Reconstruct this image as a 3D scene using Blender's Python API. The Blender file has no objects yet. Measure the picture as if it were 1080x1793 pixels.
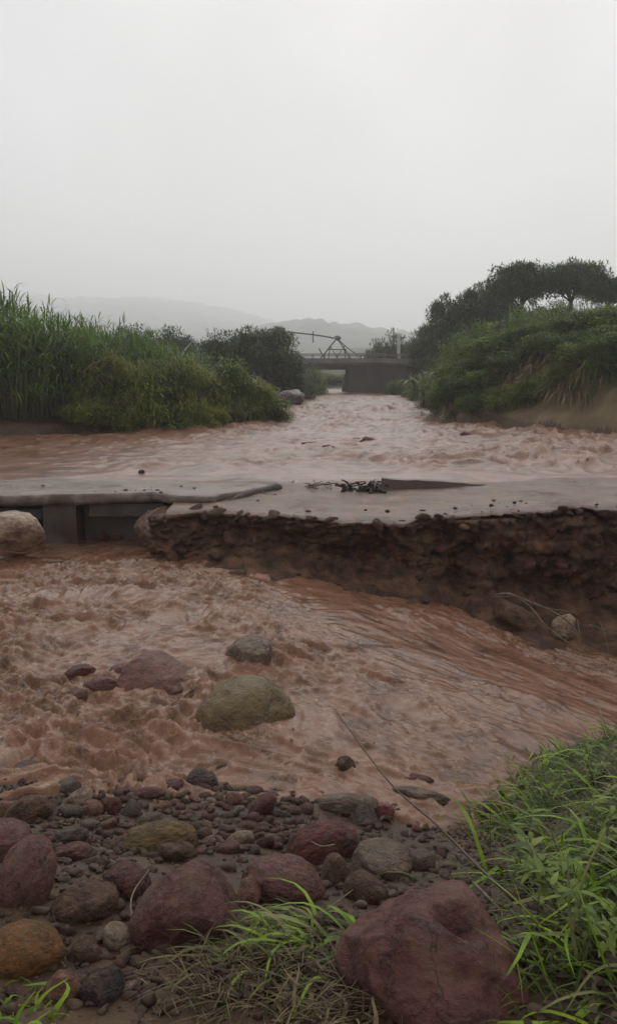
import bpy, bmesh, math, random
import numpy as np
from mathutils import Vector, Matrix, Euler

random.seed(7)
S = bpy.context.scene
COL = S.collection

# ------------------------------------------------------------------ camera
CAM_Z, FPX, PITCH = 2.25, 1500.0, math.radians(9.13)
cam_d = bpy.data.cameras.new('camera')
cam = bpy.data.objects.new('camera', cam_d)
COL.objects.link(cam)
cam.location = (0, 0, CAM_Z)
cam.rotation_euler = (math.radians(90) - PITCH, 0, 0)
cam_d.sensor_fit = 'VERTICAL'
cam_d.sensor_height = 24.0
cam_d.lens = 24.0 * FPX / 1793.0
cam_d.clip_start = 0.05
cam_d.clip_end = 9000
S.camera = cam

# ------------------------------------------------------------------ sky (overcast)
W = bpy.data.worlds.new('World')
S.world = W
W.use_nodes = True
wn, wl = W.node_tree.nodes, W.node_tree.links
wn.clear()
w_out = wn.new('ShaderNodeOutputWorld')
w_bg = wn.new('ShaderNodeBackground')
w_bg.inputs['Strength'].default_value = 0.10
sky = wn.new('ShaderNodeTexSky')
sky.sky_type = 'NISHITA'
sky.sun_disc = False
SUN_EL, SUN_ROT = math.radians(40), math.radians(8)
sky.sun_elevation = SUN_EL
sky.sun_rotation = SUN_ROT
sky.dust_density = 6.0
sky.air_density = 1.0
w_co = wn.new('ShaderNodeTexCoord')
w_no = wn.new('ShaderNodeTexNoise')
w_no.inputs['Scale'].default_value = 3.0
w_no.inputs['Detail'].default_value = 4.0
w_no.inputs['Roughness'].default_value = 0.5
w_cr = wn.new('ShaderNodeValToRGB')
w_cr.color_ramp.elements[0].position = 0.36
w_cr.color_ramp.elements[0].color = (5.05, 5.12, 5.28, 1)
w_cr.color_ramp.elements[1].position = 0.64
w_cr.color_ramp.elements[1].color = (6.7, 6.76, 6.92, 1)
w_mx = wn.new('ShaderNodeMix')
w_mx.data_type = 'RGBA'
w_mx.inputs['Factor'].default_value = 0.96      # thick cloud layer over the clear sky
w_col = [s for s in w_mx.inputs if s.type == 'RGBA']
wl.new(w_co.outputs['Generated'], w_no.inputs['Vector'])
wl.new(w_no.outputs['Fac'], w_cr.inputs['Fac'])
wl.new(sky.outputs['Color'], w_col[0])
wl.new(w_cr.outputs['Color'], w_col[1])
wl.new([s for s in w_mx.outputs if s.type == 'RGBA'][0], w_bg.inputs['Color'])
wl.new(w_bg.outputs['Background'], w_out.inputs['Surface'])

sun_d = bpy.data.lights.new('sun', 'SUN')
sun_d.energy = 1.5
sun_d.angle = math.radians(75)
sun_d.color = (1.0, 0.985, 0.96)
sun = bpy.data.objects.new('sun', sun_d)
COL.objects.link(sun)
sun.rotation_euler = (math.radians(90) - SUN_EL, 0, math.pi - SUN_ROT)

S.view_settings.view_transform = 'Standard'
S.view_settings.look = 'None'
S.view_settings.exposure = 0.0
S.view_settings.gamma = 1.0
S.render.engine = 'CYCLES'
S.cycles.use_denoising = True
S.cycles.max_bounces = 6
S.cycles.diffuse_bounces = 3
S.cycles.volume_bounces = 4
S.cycles.transparent_max_bounces = 6
S.cycles.use_adaptive_sampling = True

# ------------------------------------------------------------------ helpers
def hash3(i, j, k, seed):
    n = (i.astype(np.int64) * 374761393 + j.astype(np.int64) * 668265263 + k.astype(np.int64) * 2147483647 + seed * 144665) & 0xFFFFFFFF
    n = ((n ^ (n >> 13)) * 1274126177) & 0xFFFFFFFF
    n = ((n ^ (n >> 16)) * 2246822519) & 0xFFFFFFFF
    n = n ^ (n >> 15)
    return (n & 0xFFFFFF) / float(0xFFFFFF)

def vn(x, y, z=0.0, seed=0):
    """smooth value noise in -1..1"""
    x, y, z = np.broadcast_arrays(np.asarray(x, float), np.asarray(y, float), np.asarray(z, float))
    i, j, k = np.floor(x), np.floor(y), np.floor(z)
    fx, fy, fz = x - i, y - j, z - k
    fx = fx * fx * fx * (fx * (fx * 6 - 15) + 10)
    fy = fy * fy * fy * (fy * (fy * 6 - 15) + 10)
    fz = fz * fz * fz * (fz * (fz * 6 - 15) + 10)
    def h(a, b, c):
        return hash3(i + a, j + b, k + c, seed)
    x00 = h(0, 0, 0) * (1 - fx) + h(1, 0, 0) * fx
    x10 = h(0, 1, 0) * (1 - fx) + h(1, 1, 0) * fx
    x01 = h(0, 0, 1) * (1 - fx) + h(1, 0, 1) * fx
    x11 = h(0, 1, 1) * (1 - fx) + h(1, 1, 1) * fx
    return ((x00 * (1 - fy) + x10 * fy) * (1 - fz) + (x01 * (1 - fy) + x11 * fy) * fz) * 2 - 1

def fbm(x, y, z=0.0, oct=4, seed=0, gain=0.5):
    a, f, s, t = 1.0, 1.0, 0.0, 0.0
    for o in range(oct):
        s = s + a * vn(np.asarray(x) * f + o * 7.1, np.asarray(y) * f - o * 3.7, np.asarray(z) * f + o * 1.9, seed + o)
        t += a
        a *= gain
        f *= 2.03
    return s / t

def sst(a, b, x):
    t = np.clip((np.asarray(x, float) - a) / (b - a), 0, 1)
    return t * t * (3 - 2 * t)

def ray(u, v):
    a, b = (u - 540.0) / FPX, (896.5 - v) / FPX
    c, s = math.cos(PITCH), math.sin(PITCH)
    return Vector((a, c + b * s, -s + b * c))

def at_y(u, v, y):
    d = ray(u, v)
    return Vector((0, 0, CAM_Z)) + d * (y / d.y)

def at_z(u, v, z):
    d = ray(u, v)
    return Vector((0, 0, CAM_Z)) + d * ((z - CAM_Z) / d.z)

def nodes_mat(name):
    m = bpy.data.materials.new(name)
    m.use_nodes = True
    n = m.node_tree.nodes
    return m, n, m.node_tree.links, n['Principled BSDF']

def mat(name, cols, scale=3.0, rough=(0.5, 0.7), bump=0.3, bscale=None, detail=6.0, stops=None, patch=None,
        spec=0.5, coords='Object', stretch=(1, 1, 1), coat=0.0, dist=0.02, veins=False):
    """procedural material: noise-mixed colours, optional large patches, noise roughness and bump"""
    m, n, l, p = nodes_mat(name)
    co = n.new('ShaderNodeTexCoord')
    oi = n.new('ShaderNodeObjectInfo')
    mp = n.new('ShaderNodeMapping')
    mp.inputs['Scale'].default_value = stretch
    off = n.new('ShaderNodeVectorMath')
    off.operation = 'SCALE'
    off.inputs[0].default_value = (37.0, 21.0, 53.0)
    l.new(oi.outputs['Random'], off.inputs['Scale'])
    l.new(off.outputs['Vector'], mp.inputs['Location'])
    l.new(co.outputs[coords], mp.inputs['Vector'])
    no = n.new('ShaderNodeTexNoise')
    no.inputs['Scale'].default_value = scale
    no.inputs['Detail'].default_value = detail
    no.inputs['Roughness'].default_value = 0.62
    no.inputs['Distortion'].default_value = 0.4
    l.new(mp.outputs['Vector'], no.inputs['Vector'])
    cr = n.new('ShaderNodeValToRGB')
    k = len(cols)
    stops = stops or [0.3 + 0.4 * i / max(1, k - 1) for i in range(k)]
    while len(cr.color_ramp.elements) < k:
        cr.color_ramp.elements.new(0.5)
    for e, c, s in zip(cr.color_ramp.elements, cols, stops):
        e.position = s
        e.color = (c[0], c[1], c[2], 1)
    l.new(no.outputs['Fac'], cr.inputs['Fac'])
    colout = cr.outputs['Color']
    if patch:
        pc, ps, p0, p1 = patch
        n2 = n.new('ShaderNodeTexNoise')
        n2.inputs['Scale'].default_value = ps
        n2.inputs['Detail'].default_value = 5.0
        n2.inputs['Roughness'].default_value = 0.65
        l.new(mp.outputs['Vector'], n2.inputs['Vector'])
        r2 = n.new('ShaderNodeMapRange')
        r2.inputs['From Min'].default_value = p0
        r2.inputs['From Max'].default_value = p1
        l.new(n2.outputs['Fac'], r2.inputs['Value'])
        mx = n.new('ShaderNodeMix')
        mx.data_type = 'RGBA'
        ci = [s for s in mx.inputs if s.type == 'RGBA']
        l.new(r2.outputs['Result'], mx.inputs['Factor'])
        l.new(colout, ci[0])
        ci[1].default_value = (pc[0], pc[1], pc[2], 1)
        colout = [s for s in mx.outputs if s.type == 'RGBA'][0]
    if veins:
        nv = n.new('ShaderNodeTexNoise')
        nv.inputs['Scale'].default_value = 1.1
        nv.inputs['Detail'].default_value = 7.0
        nv.inputs['Distortion'].default_value = 0.9
        l.new(mp.outputs['Vector'], nv.inputs['Vector'])
        v1 = n.new('ShaderNodeMath')
        v1.operation = 'SUBTRACT'
        v1.inputs[1].default_value = 0.47
        l.new(nv.outputs['Fac'], v1.inputs[0])
        v2 = n.new('ShaderNodeMath')
        v2.operation = 'ABSOLUTE'
        l.new(v1.outputs[0], v2.inputs[0])
        v3 = n.new('ShaderNodeMapRange')
        v3.inputs['From Min'].default_value = 0.0
        v3.inputs['From Max'].default_value = 0.014
        v3.inputs['To Min'].default_value = 0.45
        l.new(v2.outputs[0], v3.inputs['Value'])
        vm = n.new('ShaderNodeMix')
        vm.data_type = 'RGBA'
        vm.blend_type = 'MULTIPLY'
        vm.inputs['Factor'].default_value = 1.0
        vc = [q for q in vm.inputs if q.type == 'RGBA']
        l.new(colout, vc[0])
        l.new(v3.outputs['Result'], vc[1])
        colout = [q for q in vm.outputs if q.type == 'RGBA'][0]
    l.new(colout, p.inputs['Base Color'])
    rr = n.new('ShaderNodeMapRange')
    rr.inputs['From Min'].default_value = 0.3
    rr.inputs['From Max'].default_value = 0.7
    rr.inputs['To Min'].default_value = rough[0]
    rr.inputs['To Max'].default_value = rough[1]
    l.new(no.outputs['Fac'], rr.inputs['Value'])
    l.new(rr.outputs['Result'], p.inputs['Roughness'])
    p.inputs['Specular IOR Level'].default_value = spec
    p.inputs['Coat Weight'].default_value = coat
    p.inputs['Coat Roughness'].default_value = 0.25
    if bump:
        nb = n.new('ShaderNodeTexNoise')
        nb.inputs['Scale'].default_value = bscale or scale * 5
        nb.inputs['Detail'].default_value = 8.0
        nb.inputs['Roughness'].default_value = 0.65
        l.new(mp.outputs['Vector'], nb.inputs['Vector'])
        bp = n.new('ShaderNodeBump')
        bp.inputs['Strength'].default_value = bump
        bp.inputs['Distance'].default_value = dist
        l.new(nb.outputs['Fac'], bp.inputs['Height'])
        l.new(bp.outputs['Normal'], p.inputs['Normal'])
    return m

def leaf_mat(name, c1, c2, scale=1.2, rough=0.55, trans=0.25):
    m, n, l, p = nodes_mat(name)
    ge = n.new('ShaderNodeNewGeometry')
    no = n.new('ShaderNodeTexNoise')
    no.inputs['Scale'].default_value = scale
    no.inputs['Detail'].default_value = 3.0
    l.new(ge.outputs['Position'], no.inputs['Vector'])
    ad = n.new('ShaderNodeMath')
    ad.operation = 'MULTIPLY_ADD'
    ad.inputs[1].default_value = 0.45
    l.new(ge.outputs['Random Per Island'], ad.inputs[0])
    sc = n.new('ShaderNodeMath')
    sc.operation = 'MULTIPLY_ADD'
    sc.inputs[1].default_value = 2.6
    sc.inputs[2].default_value = -1.1
    l.new(no.outputs['Fac'], sc.inputs[0])
    l.new(sc.outputs[0], ad.inputs[2])
    mx = n.new('ShaderNodeMix')
    mx.data_type = 'RGBA'
    mx.clamp_factor = True
    ci = [s for s in mx.inputs if s.type == 'RGBA']
    ci[0].default_value = (*c1, 1)
    ci[1].default_value = (*c2, 1)
    l.new(ad.outputs[0], mx.inputs['Factor'])
    o = [s for s in mx.outputs if s.type == 'RGBA'][0]
    l.new(o, p.inputs['Base Color'])
    p.inputs['Roughness'].default_value = rough
    p.inputs['Specular IOR Level'].default_value = 0.3
    tr = n.new('ShaderNodeBsdfTranslucent')
    l.new(o, tr.inputs['Color'])
    ms = n.new('ShaderNodeMixShader')
    ms.inputs['Fac'].default_value = trans
    l.new(p.outputs['BSDF'], ms.inputs[1])
    l.new(tr.outputs['BSDF'], ms.inputs[2])
    l.new(ms.outputs['Shader'], n['Material Output'].inputs['Surface'])
    return m

def mesh_data(name, V, F, smooth=True):
    me = bpy.data.meshes.new(name)
    V = np.asarray(V, float)
    if isinstance(F, np.ndarray):
        me.vertices.add(len(V))
        me.vertices.foreach_set('co', V.astype(np.float32).ravel())
        k = F.shape[1]
        me.loops.add(F.size)
        me.loops.foreach_set('vertex_index', F.astype(np.int32).ravel())
        me.polygons.add(len(F))
        me.polygons.foreach_set('loop_start', np.arange(0, F.size, k, dtype=np.int32))
        me.polygons.foreach_set('loop_total', np.full(len(F), k, dtype=np.int32))
        me.update(calc_edges=True)
        me.validate()
    else:
        me.from_pydata([tuple(v) for v in V], [], F)
        me.update()
    if smooth:
        me.polygons.foreach_set('use_smooth', [True] * len(me.polygons))
    return me

def link(name, me, m=None, parent=None, loc=None, rot=None, scale=None):
    o = bpy.data.objects.new(name, me)
    COL.objects.link(o)
    if m is not None and me is not None:
        if len(me.materials) == 0:
            me.materials.append(m)
        else:
            o.material_slots[0].link = 'OBJECT'
            o.material_slots[0].material = m
    if parent is not None:
        o.parent = parent
    if loc is not None:
        o.location = loc
    if rot is not None:
        o.rotation_euler = rot
    if scale is not None:
        o.scale = scale if hasattr(scale, '__len__') else (scale,) * 3
    return o

def tag(o, label, cat, group=None):
    o['label'] = label
    o['category'] = cat
    if group:
        o['group'] = group
    return o

def struct(o, kind='structure'):
    o['kind'] = kind
    return o

def empty(name, loc, rz=0.0, scale=1.0):
    o = bpy.data.objects.new(name, None)
    COL.objects.link(o)
    o.location = loc
    o.rotation_euler = (0, 0, rz)
    o.scale = (scale,) * 3 if not hasattr(scale, '__len__') else scale
    o.empty_display_size = 0.2
    return o

def grid_faces(nr, nc):
    r, c = np.meshgrid(np.arange(nr - 1), np.arange(nc - 1), indexing='ij')
    a = (r * nc + c).ravel()
    return np.stack([a, a + 1, a + nc + 1, a + nc], 1)

def tube(points, radii, n=6, knob=0.0, seed=0):
    P = [Vector(p) for p in points]
    V, F = [], []
    rnd = random.Random(seed)
    up = Vector((0.13, 0.2, 1.0))
    for i, p in enumerate(P):
        t = (P[min(i + 1, len(P) - 1)] - P[max(i - 1, 0)]).normalized()
        if abs(t.dot(up.normalized())) > 0.95:
            up = Vector((1.0, 0.1, 0.0))
        a = t.cross(up).normalized()
        b = t.cross(a)
        r = radii[i] if hasattr(radii, '__len__') else radii
        for k in range(n):
            w = 2 * math.pi * k / n
            rr = r * (1 + knob * (rnd.random() - 0.5))
            V.append(p + a * math.cos(w) * rr + b * math.sin(w) * rr)
    for i in range(len(P) - 1):
        for k in range(n):
            q = (k + 1) % n
            F.append((i * n + k, i * n + q, (i + 1) * n + q, (i + 1) * n + k))
    F.append(tuple(range(n - 1, -1, -1)))
    F.append(tuple(range((len(P) - 1) * n, len(P) * n)))
    return V, F

def smooth_path(pts, n=24):
    """Catmull-Rom resample"""
    P = [Vector(p) for p in pts]
    P = [P[0] * 2 - P[1]] + P + [P[-1] * 2 - P[-2]]
    out = []
    seg = len(P) - 3
    for i in range(n + 1):
        t = i / n * seg
        k = min(int(t), seg - 1)
        f = t - k
        a, b, c, d = P[k:k + 4]
        out.append(0.5 * ((2 * b) + (c - a) * f + (2 * a - 5 * b + 4 * c - d) * f * f + (3 * b - a - 3 * c + d) * f ** 3))
    return out

class MB:
    def __init__(self):
        self.V, self.F = [], []
    def add(self, V, F):
        b = len(self.V)
        self.V += [tuple(v) for v in V]
        self.F += [tuple(i + b for i in f) for f in F]
    def box(self, x0, x1, y0, y1, z0, z1):
        self.add([(x0, y0, z0), (x1, y0, z0), (x1, y1, z0), (x0, y1, z0), (x0, y0, z1), (x1, y0, z1), (x1, y1, z1), (x0, y1, z1)],
                 [(3, 2, 1, 0), (4, 5, 6, 7), (0, 1, 5, 4), (1, 2, 6, 5), (2, 3, 7, 6), (3, 0, 4, 7)])
    def tube(self, pts, r, n=6):
        self.add(*tube(pts, r, n))
    def build(self, name, m, parent=None, base=None, smooth=False):
        V = np.array(self.V, float)
        if base is not None:
            V = V - np.array(base)
        return link(name, mesh_data(name, V, self.F, smooth), m, parent)

# ------------------------------------------------------------------ terrain functions
def water_z(x, y=None):
    return -0.9 * sst(-0.5, 4.0, x)

SHX = [-8, -3, -1.5, -0.6, 0.0, 0.6, 1.0, 1.5, 2.0, 3.0, 6.0]
SHY = [4.75, 4.65, 4.5, 4.4, 4.32, 4.3, 4.5, 5.3, 6.15, 6.8, 7.3]
LBY = [10, 14, 18, 20, 22, 24, 26.5, 30, 36, 45, 58, 70, 100]
LBX = [-16, -14, -9.5, -7.2, -5.0, -3.1, -1.7, -1.6, -1.25, -0.6, 0.4, 0.9, 2.0]
RBY = [10, 13, 16, 18, 20, 23, 27, 30, 35, 46, 58, 70, 100]
RBX = [16, 14, 11, 9.0, 7.3, 5.6, 3.85, 4.4, 5.2, 6.6, 7.4, 7.8, 8.5]

def river_z(y):
    return 0.70 + 0.0045 * (np.asarray(y, float) - 12)

def ground_z(x, y):
    x, y = np.broadcast_arrays(np.asarray(x, float), np.asarray(y, float))
    zw = water_z(x)
    s = np.interp(x, SHX, SHY) - y
    s = s + 0.10 * vn(x * 1.7, y * 1.7, 0, 11)
    plate = 0.56 + 0.05 * sst(0.8, 1.6, x)
    near = zw + (plate - zw) * sst(-0.15, 2.3, s) + 0.06 * sst(1.6, 3.5, s) - 0.6 * sst(0.0, 2.0, -s)
    near = near + (0.030 * fbm(x * 3, y * 3, 0, 4, 3) + 0.016 * np.abs(fbm(x * 14, y * 14, 0, 3, 4))) * sst(14, 9, y)
    # upstream
    rz = river_z(y)
    dL = np.interp(y, LBY, LBX) - x
    dR = x - np.interp(y, RBY, RBX)
    wob = 0.25 * fbm(x * 0.8, y * 0.8, 0, 3, 21)
    dl, dr = dL + wob, dR + wob
    up = rz - 0.45
    left = -0.45 + 0.75 * sst(-0.4, 0.6, dl) + 0.6 * sst(0.5, 3.5, dl) + 0.02 * np.clip(dl - 3, 0, 60)
    right = -0.45 + 0.85 * sst(-0.3, 0.5, dr) + 1.7 * sst(0.2, 2.6, dr) + 0.7 * sst(2, 6, dr) + 0.035 * np.clip(dr - 5, 0, 60)
    riv = rz + np.maximum(left, right)
    riv = riv + 2.2 * sst(66, 95, y) + 6.0 * sst(100, 420, y)
    riv = riv + 0.40 * np.abs(fbm(x * 0.5 + y * 0.9, y * 0.35 - x * 0.2, 0, 4, 6)) * sst(0.2, 1.2, dr) * sst(60, 40, y)
    riv = riv + 0.08 * fbm(x * 1.2, y * 1.2, 0, 4, 5) * sst(-0.2, 0.6, np.maximum(dl, dr))
    ty = np.interp(x, [-1.9, -1.2], [11.7, 10.0])
    t = sst(0, 0.7, y - ty)
    return near * (1 - t) + riv * t

def gz(x, y):
    return float(ground_z(np.array([x]), np.array([y]))[0])

def hit_ground(u, v, up=0.0):
    d = ray(u, v)
    o = Vector((0, 0, CAM_Z))
    ts = np.linspace(0.8, 14, 700)
    px, py, pz = d.x * ts, d.y * ts, CAM_Z + d.z * ts
    g = np.maximum(ground_z(px, py), np.where(py < 10, water_z(px) - 0.02, -5)) + up
    k = np.argmax(pz < g)
    return o + d * ts[k]

# ------------------------------------------------------------------ ground sheet
def spread(a, b, step, lo, hi, grow=1.12):
    out = list(np.arange(a, b, step))
    p, s = b, step
    while p < hi:
        out.append(p)
        s *= grow
        p += s
    out.append(hi)
    p, s = a, step
    pre = []
    while True:
        s *= grow
        p -= s
        if p <= lo:
            break
        pre.append(p)
    return np.array([lo] + pre[::-1] + out)

M_ground = mat('wet_earth', [(0.0202, 0.0100, 0.0054), (0.0555, 0.0272, 0.0147), (0.1056, 0.0568, 0.0297)], scale=7.0, rough=(0.3, 0.7), spec=0.35,
               bump=0.7, bscale=26, detail=9, patch=((0.1501, 0.0935, 0.0423), 0.35, 0.5, 0.75), coords='Object', dist=0.03)
gx = spread(-5, 8, 0.05, -1600, 1600, 1.10)
gy = np.concatenate([np.arange(-60, 0.8, 4.0), np.arange(0.8, 8, 0.04)])
y, s = 8.0, 0.05
while y < 2750:
    gy = np.append(gy, y)
    s = 0.12 if y < 40 else s * 1.07
    y += s
GX, GY = np.meshgrid(gx, gy)
GZ = ground_z(GX, GY)
link_g = link('ground', mesh_data('ground', np.stack([GX, GY, GZ], -1).reshape(-1, 3), grid_faces(*GX.shape)), M_ground)
M_grassland = mat('grassland', [(0.030, 0.042, 0.016), (0.055, 0.068, 0.026), (0.085, 0.088, 0.040)], scale=0.8, rough=(0.75, 0.95), bump=0.5, bscale=6)
link_g.data.materials.append(M_grassland)
cy = np.zeros(len(link_g.data.polygons) * 3)
link_g.data.polygons.foreach_get('center', cy)
cy = cy.reshape(-1, 3)
M_tan = mat('tan_slope_earth', [(0.09, 0.055, 0.032), (0.19, 0.125, 0.072), (0.28, 0.20, 0.12)], scale=1.4, rough=(0.6, 0.9), spec=0.25, bump=0.8, bscale=9, detail=9, patch=((0.12, 0.10, 0.045), 0.5, 0.45, 0.7), dist=0.06)
link_g.data.materials.append(M_tan)
idx = (cy[:, 1] > 63).astype(np.int32)
idx[(cy[:, 1] > 15) & (cy[:, 1] < 55) & (cy[:, 0] > np.interp(cy[:, 1], RBY, RBX) + 0.25)] = 2
link_g.data.polygons.foreach_set('material_index', idx)
struct(link_g)

# ------------------------------------------------------------------ hills
M_hill = mat('hill_scrub', [(0.012, 0.018, 0.010), (0.026, 0.034, 0.018), (0.055, 0.060, 0.032)], scale=0.03, rough=(0.8, 0.95), bump=0.0, detail=8)
def hill(name, r0, r1, u_list, v_list, nr, na, seed):
    az = np.linspace(-0.62, 0.55, na)
    us = 540 + az * FPX
    ridge = np.interp(us, u_list, v_list)
    el = np.arctan((896.5 - ridge) / FPX) - PITCH
    t = np.linspace(0, 1.25, nr)
    T, A = np.meshgrid(t, az, indexing='ij')
    E = np.tan(np.interp(A, az, el))
    R = r0 + (r1 - r0) * T
    top = CAM_Z + E * r1
    prof = np.where(T < 1, sst(0, 1, T) ** 0.9, 1 - 0.4 * (T - 1) / 0.25)
    X, Y = A * R, R
    Z = 3 + (top - 3) * prof
    Z = Z + (top * 0.10) * fbm(X / 90, Y / 90, 0, 4, seed) * prof + 4.0 * vn(X / 11, Y / 30, 0, seed + 5) * prof
    o = link(name, mesh_data(name, np.stack([X, Y, Z], -1).reshape(-1, 3), grid_faces(nr, na)), M_hill)
    return struct(o)
hill('hill', 260, 2000, [-400, 0, 120, 250, 330, 430, 500, 560, 640, 700, 1400], [534, 534, 535, 538, 544, 560, 580, 600, 620, 640, 640], 70, 260, 31)
hill('hill', 300, 800, [-400, 300, 420, 500, 560, 620, 680, 760, 900, 1400], [625, 610, 585, 570, 566, 574, 586, 594, 590, 585], 60, 240, 37)

# ------------------------------------------------------------------ water
def water_mat(name, deep, mid, froth, scale, froth_lo, froth_hi, rough, stretch, rot=0.0):
    m, n, l, p = nodes_mat(name)
    ge = n.new('ShaderNodeTexCoord')
    mp = n.new('ShaderNodeMapping')
    mp.inputs['Scale'].default_value = stretch
    mp.inputs['Rotation'].default_value = (0, 0, rot)
    l.new(ge.outputs['Object'], mp.inputs['Vector'])
    a = n.new('ShaderNodeTexNoise')
    a.inputs['Scale'].default_value = scale
    a.inputs['Detail'].default_value = 8
    a.inputs['Roughness'].default_value = 0.6
    a.inputs['Distortion'].default_value = 0.8
    l.new(mp.outputs['Vector'], a.inputs['Vector'])
    cr = n.new('ShaderNodeValToRGB')
    cr.color_ramp.elements[0].position = 0.32
    cr.color_ramp.elements[0].color = (*deep, 1)
    cr.color_ramp.elements[1].position = 0.55
    cr.color_ramp.elements[1].color = (*mid, 1)
    l.new(a.outputs['Fac'], cr.inputs['Fac'])
    # froth follows the turbulent patches stored on the mesh
    at = n.new('ShaderNodeAttribute')
    at.attribute_name = 'turb'
    f = n.new('ShaderNodeTexNoise')
    f.inputs['Scale'].default_value = scale * 7
    f.inputs['Detail'].default_value = 6
    f.inputs['Roughness'].default_value = 0.7
    f.inputs['Distortion'].default_value = 1.2
    l.new(mp.outputs['Vector'], f.inputs['Vector'])
    mr = n.new('ShaderNodeMapRange')
    mr.inputs['From Min'].default_value = froth_lo
    mr.inputs['From Max'].default_value = froth_hi
    l.new(f.outputs['Fac'], mr.inputs['Value'])
    mu = n.new('ShaderNodeMath')
    mu.operation = 'MULTIPLY'
    l.new(mr.outputs['Result'], mu.inputs[0])
    l.new(at.outputs['Fac'], mu.inputs[1])
    mx = n.new('ShaderNodeMix')
    mx.data_type = 'RGBA'
    ci = [s for s in mx.inputs if s.type == 'RGBA']
    l.new(mu.outputs[0], mx.inputs['Factor'])
    l.new(cr.outputs['Color'], ci[0])
    ci[1].default_value = (*froth, 1)
    ln = n.new('ShaderNodeTexNoise')
    ln.inputs['Scale'].default_value = scale * 2.2
    ln.inputs['Detail'].default_value = 5
    ln.inputs['Distortion'].default_value = 1.6
    l.new(mp.outputs['Vector'], ln.inputs['Vector'])
    s1 = n.new('ShaderNodeMath')
    s1.operation = 'SUBTRACT'
    s1.inputs[1].default_value = 0.5
    l.new(ln.outputs['Fac'], s1.inputs[0])
    s2 = n.new('ShaderNodeMath')
    s2.operation = 'ABSOLUTE'
    l.new(s1.outputs[0], s2.inputs[0])
    s3 = n.new('ShaderNodeMapRange')
    s3.inputs['From Min'].default_value = 0.022
    s3.inputs['From Max'].default_value = 0.004
    l.new(s2.outputs[0], s3.inputs['Value'])
    s4 = n.new('ShaderNodeMath')
    s4.operation = 'MULTIPLY'
    l.new(s3.outputs['Result'], s4.inputs[0])
    l.new(mr.outputs['Result'], s4.inputs[1])
    af = n.new('ShaderNodeAttribute')
    af.attribute_name = 'foam'
    s5 = n.new('ShaderNodeMath')
    s5.operation = 'MULTIPLY_ADD'
    s5.use_clamp = True
    l.new(af.outputs['Fac'], s5.inputs[0])
    l.new(mr.outputs['Result'], s5.inputs[1])
    l.new(s4.outputs[0], s5.inputs[2])
    m2 = n.new('ShaderNodeMix')
    m2.data_type = 'RGBA'
    c2 = [s for s in m2.inputs if s.type == 'RGBA']
    l.new(s5.outputs[0], m2.inputs['Factor'])
    l.new([s for s in mx.outputs if s.type == 'RGBA'][0], c2[0])
    c2[1].default_value = (0.40, 0.255, 0.165, 1)
    l.new([s for s in m2.outputs if s.type == 'RGBA'][0], p.inputs['Base Color'])
    p.inputs['IOR'].default_value = 1.33
    p.inputs['Specular IOR Level'].default_value = 0.42
    r2 = n.new('ShaderNodeMapRange')
    r2.inputs['To Min'].default_value = rough[0]
    r2.inputs['To Max'].default_value = rough[1]
    l.new(mu.outputs[0], r2.inputs['Value'])
    l.new(r2.outputs['Result'], p.inputs['Roughness'])
    bp = n.new('ShaderNodeBump')
    bp.inputs['Strength'].default_value = 0.35
    bp.inputs['Distance'].default_value = 0.012
    l.new(f.outputs['Fac'], bp.inputs['Height'])
    l.new(bp.outputs['Normal'], p.inputs['Normal'])
    return m

def add_attr(me, name, vals):
    at = me.attributes.new(name, 'FLOAT', 'POINT')
    at.data.foreach_set('value', np.asarray(vals, np.float32).ravel())

def billow(x, y, seed, oct=3):
    s, a, t = 0, 1.0, 0
    for o in range(oct):
        s = s + a * (1 - np.abs(vn(x * 2.05 ** o, y * 2.05 ** o, seed * 0.37, seed + o)) * 2)
        t += a
        a *= 0.5
    return s / t

M_pool = water_mat('muddy_pool_water', (0.080, 0.037, 0.021), (0.215, 0.104, 0.064), (0.29, 0.160, 0.082), 2.4, 0.46, 0.70, (0.15, 0.40), (1, 1, 1))
M_river = water_mat('muddy_river_water', (0.070, 0.031, 0.020), (0.220, 0.108, 0.072), (0.29, 0.160, 0.086), 1.6, 0.44, 0.68, (0.28, 0.48), (1, 1, 1))

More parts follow.
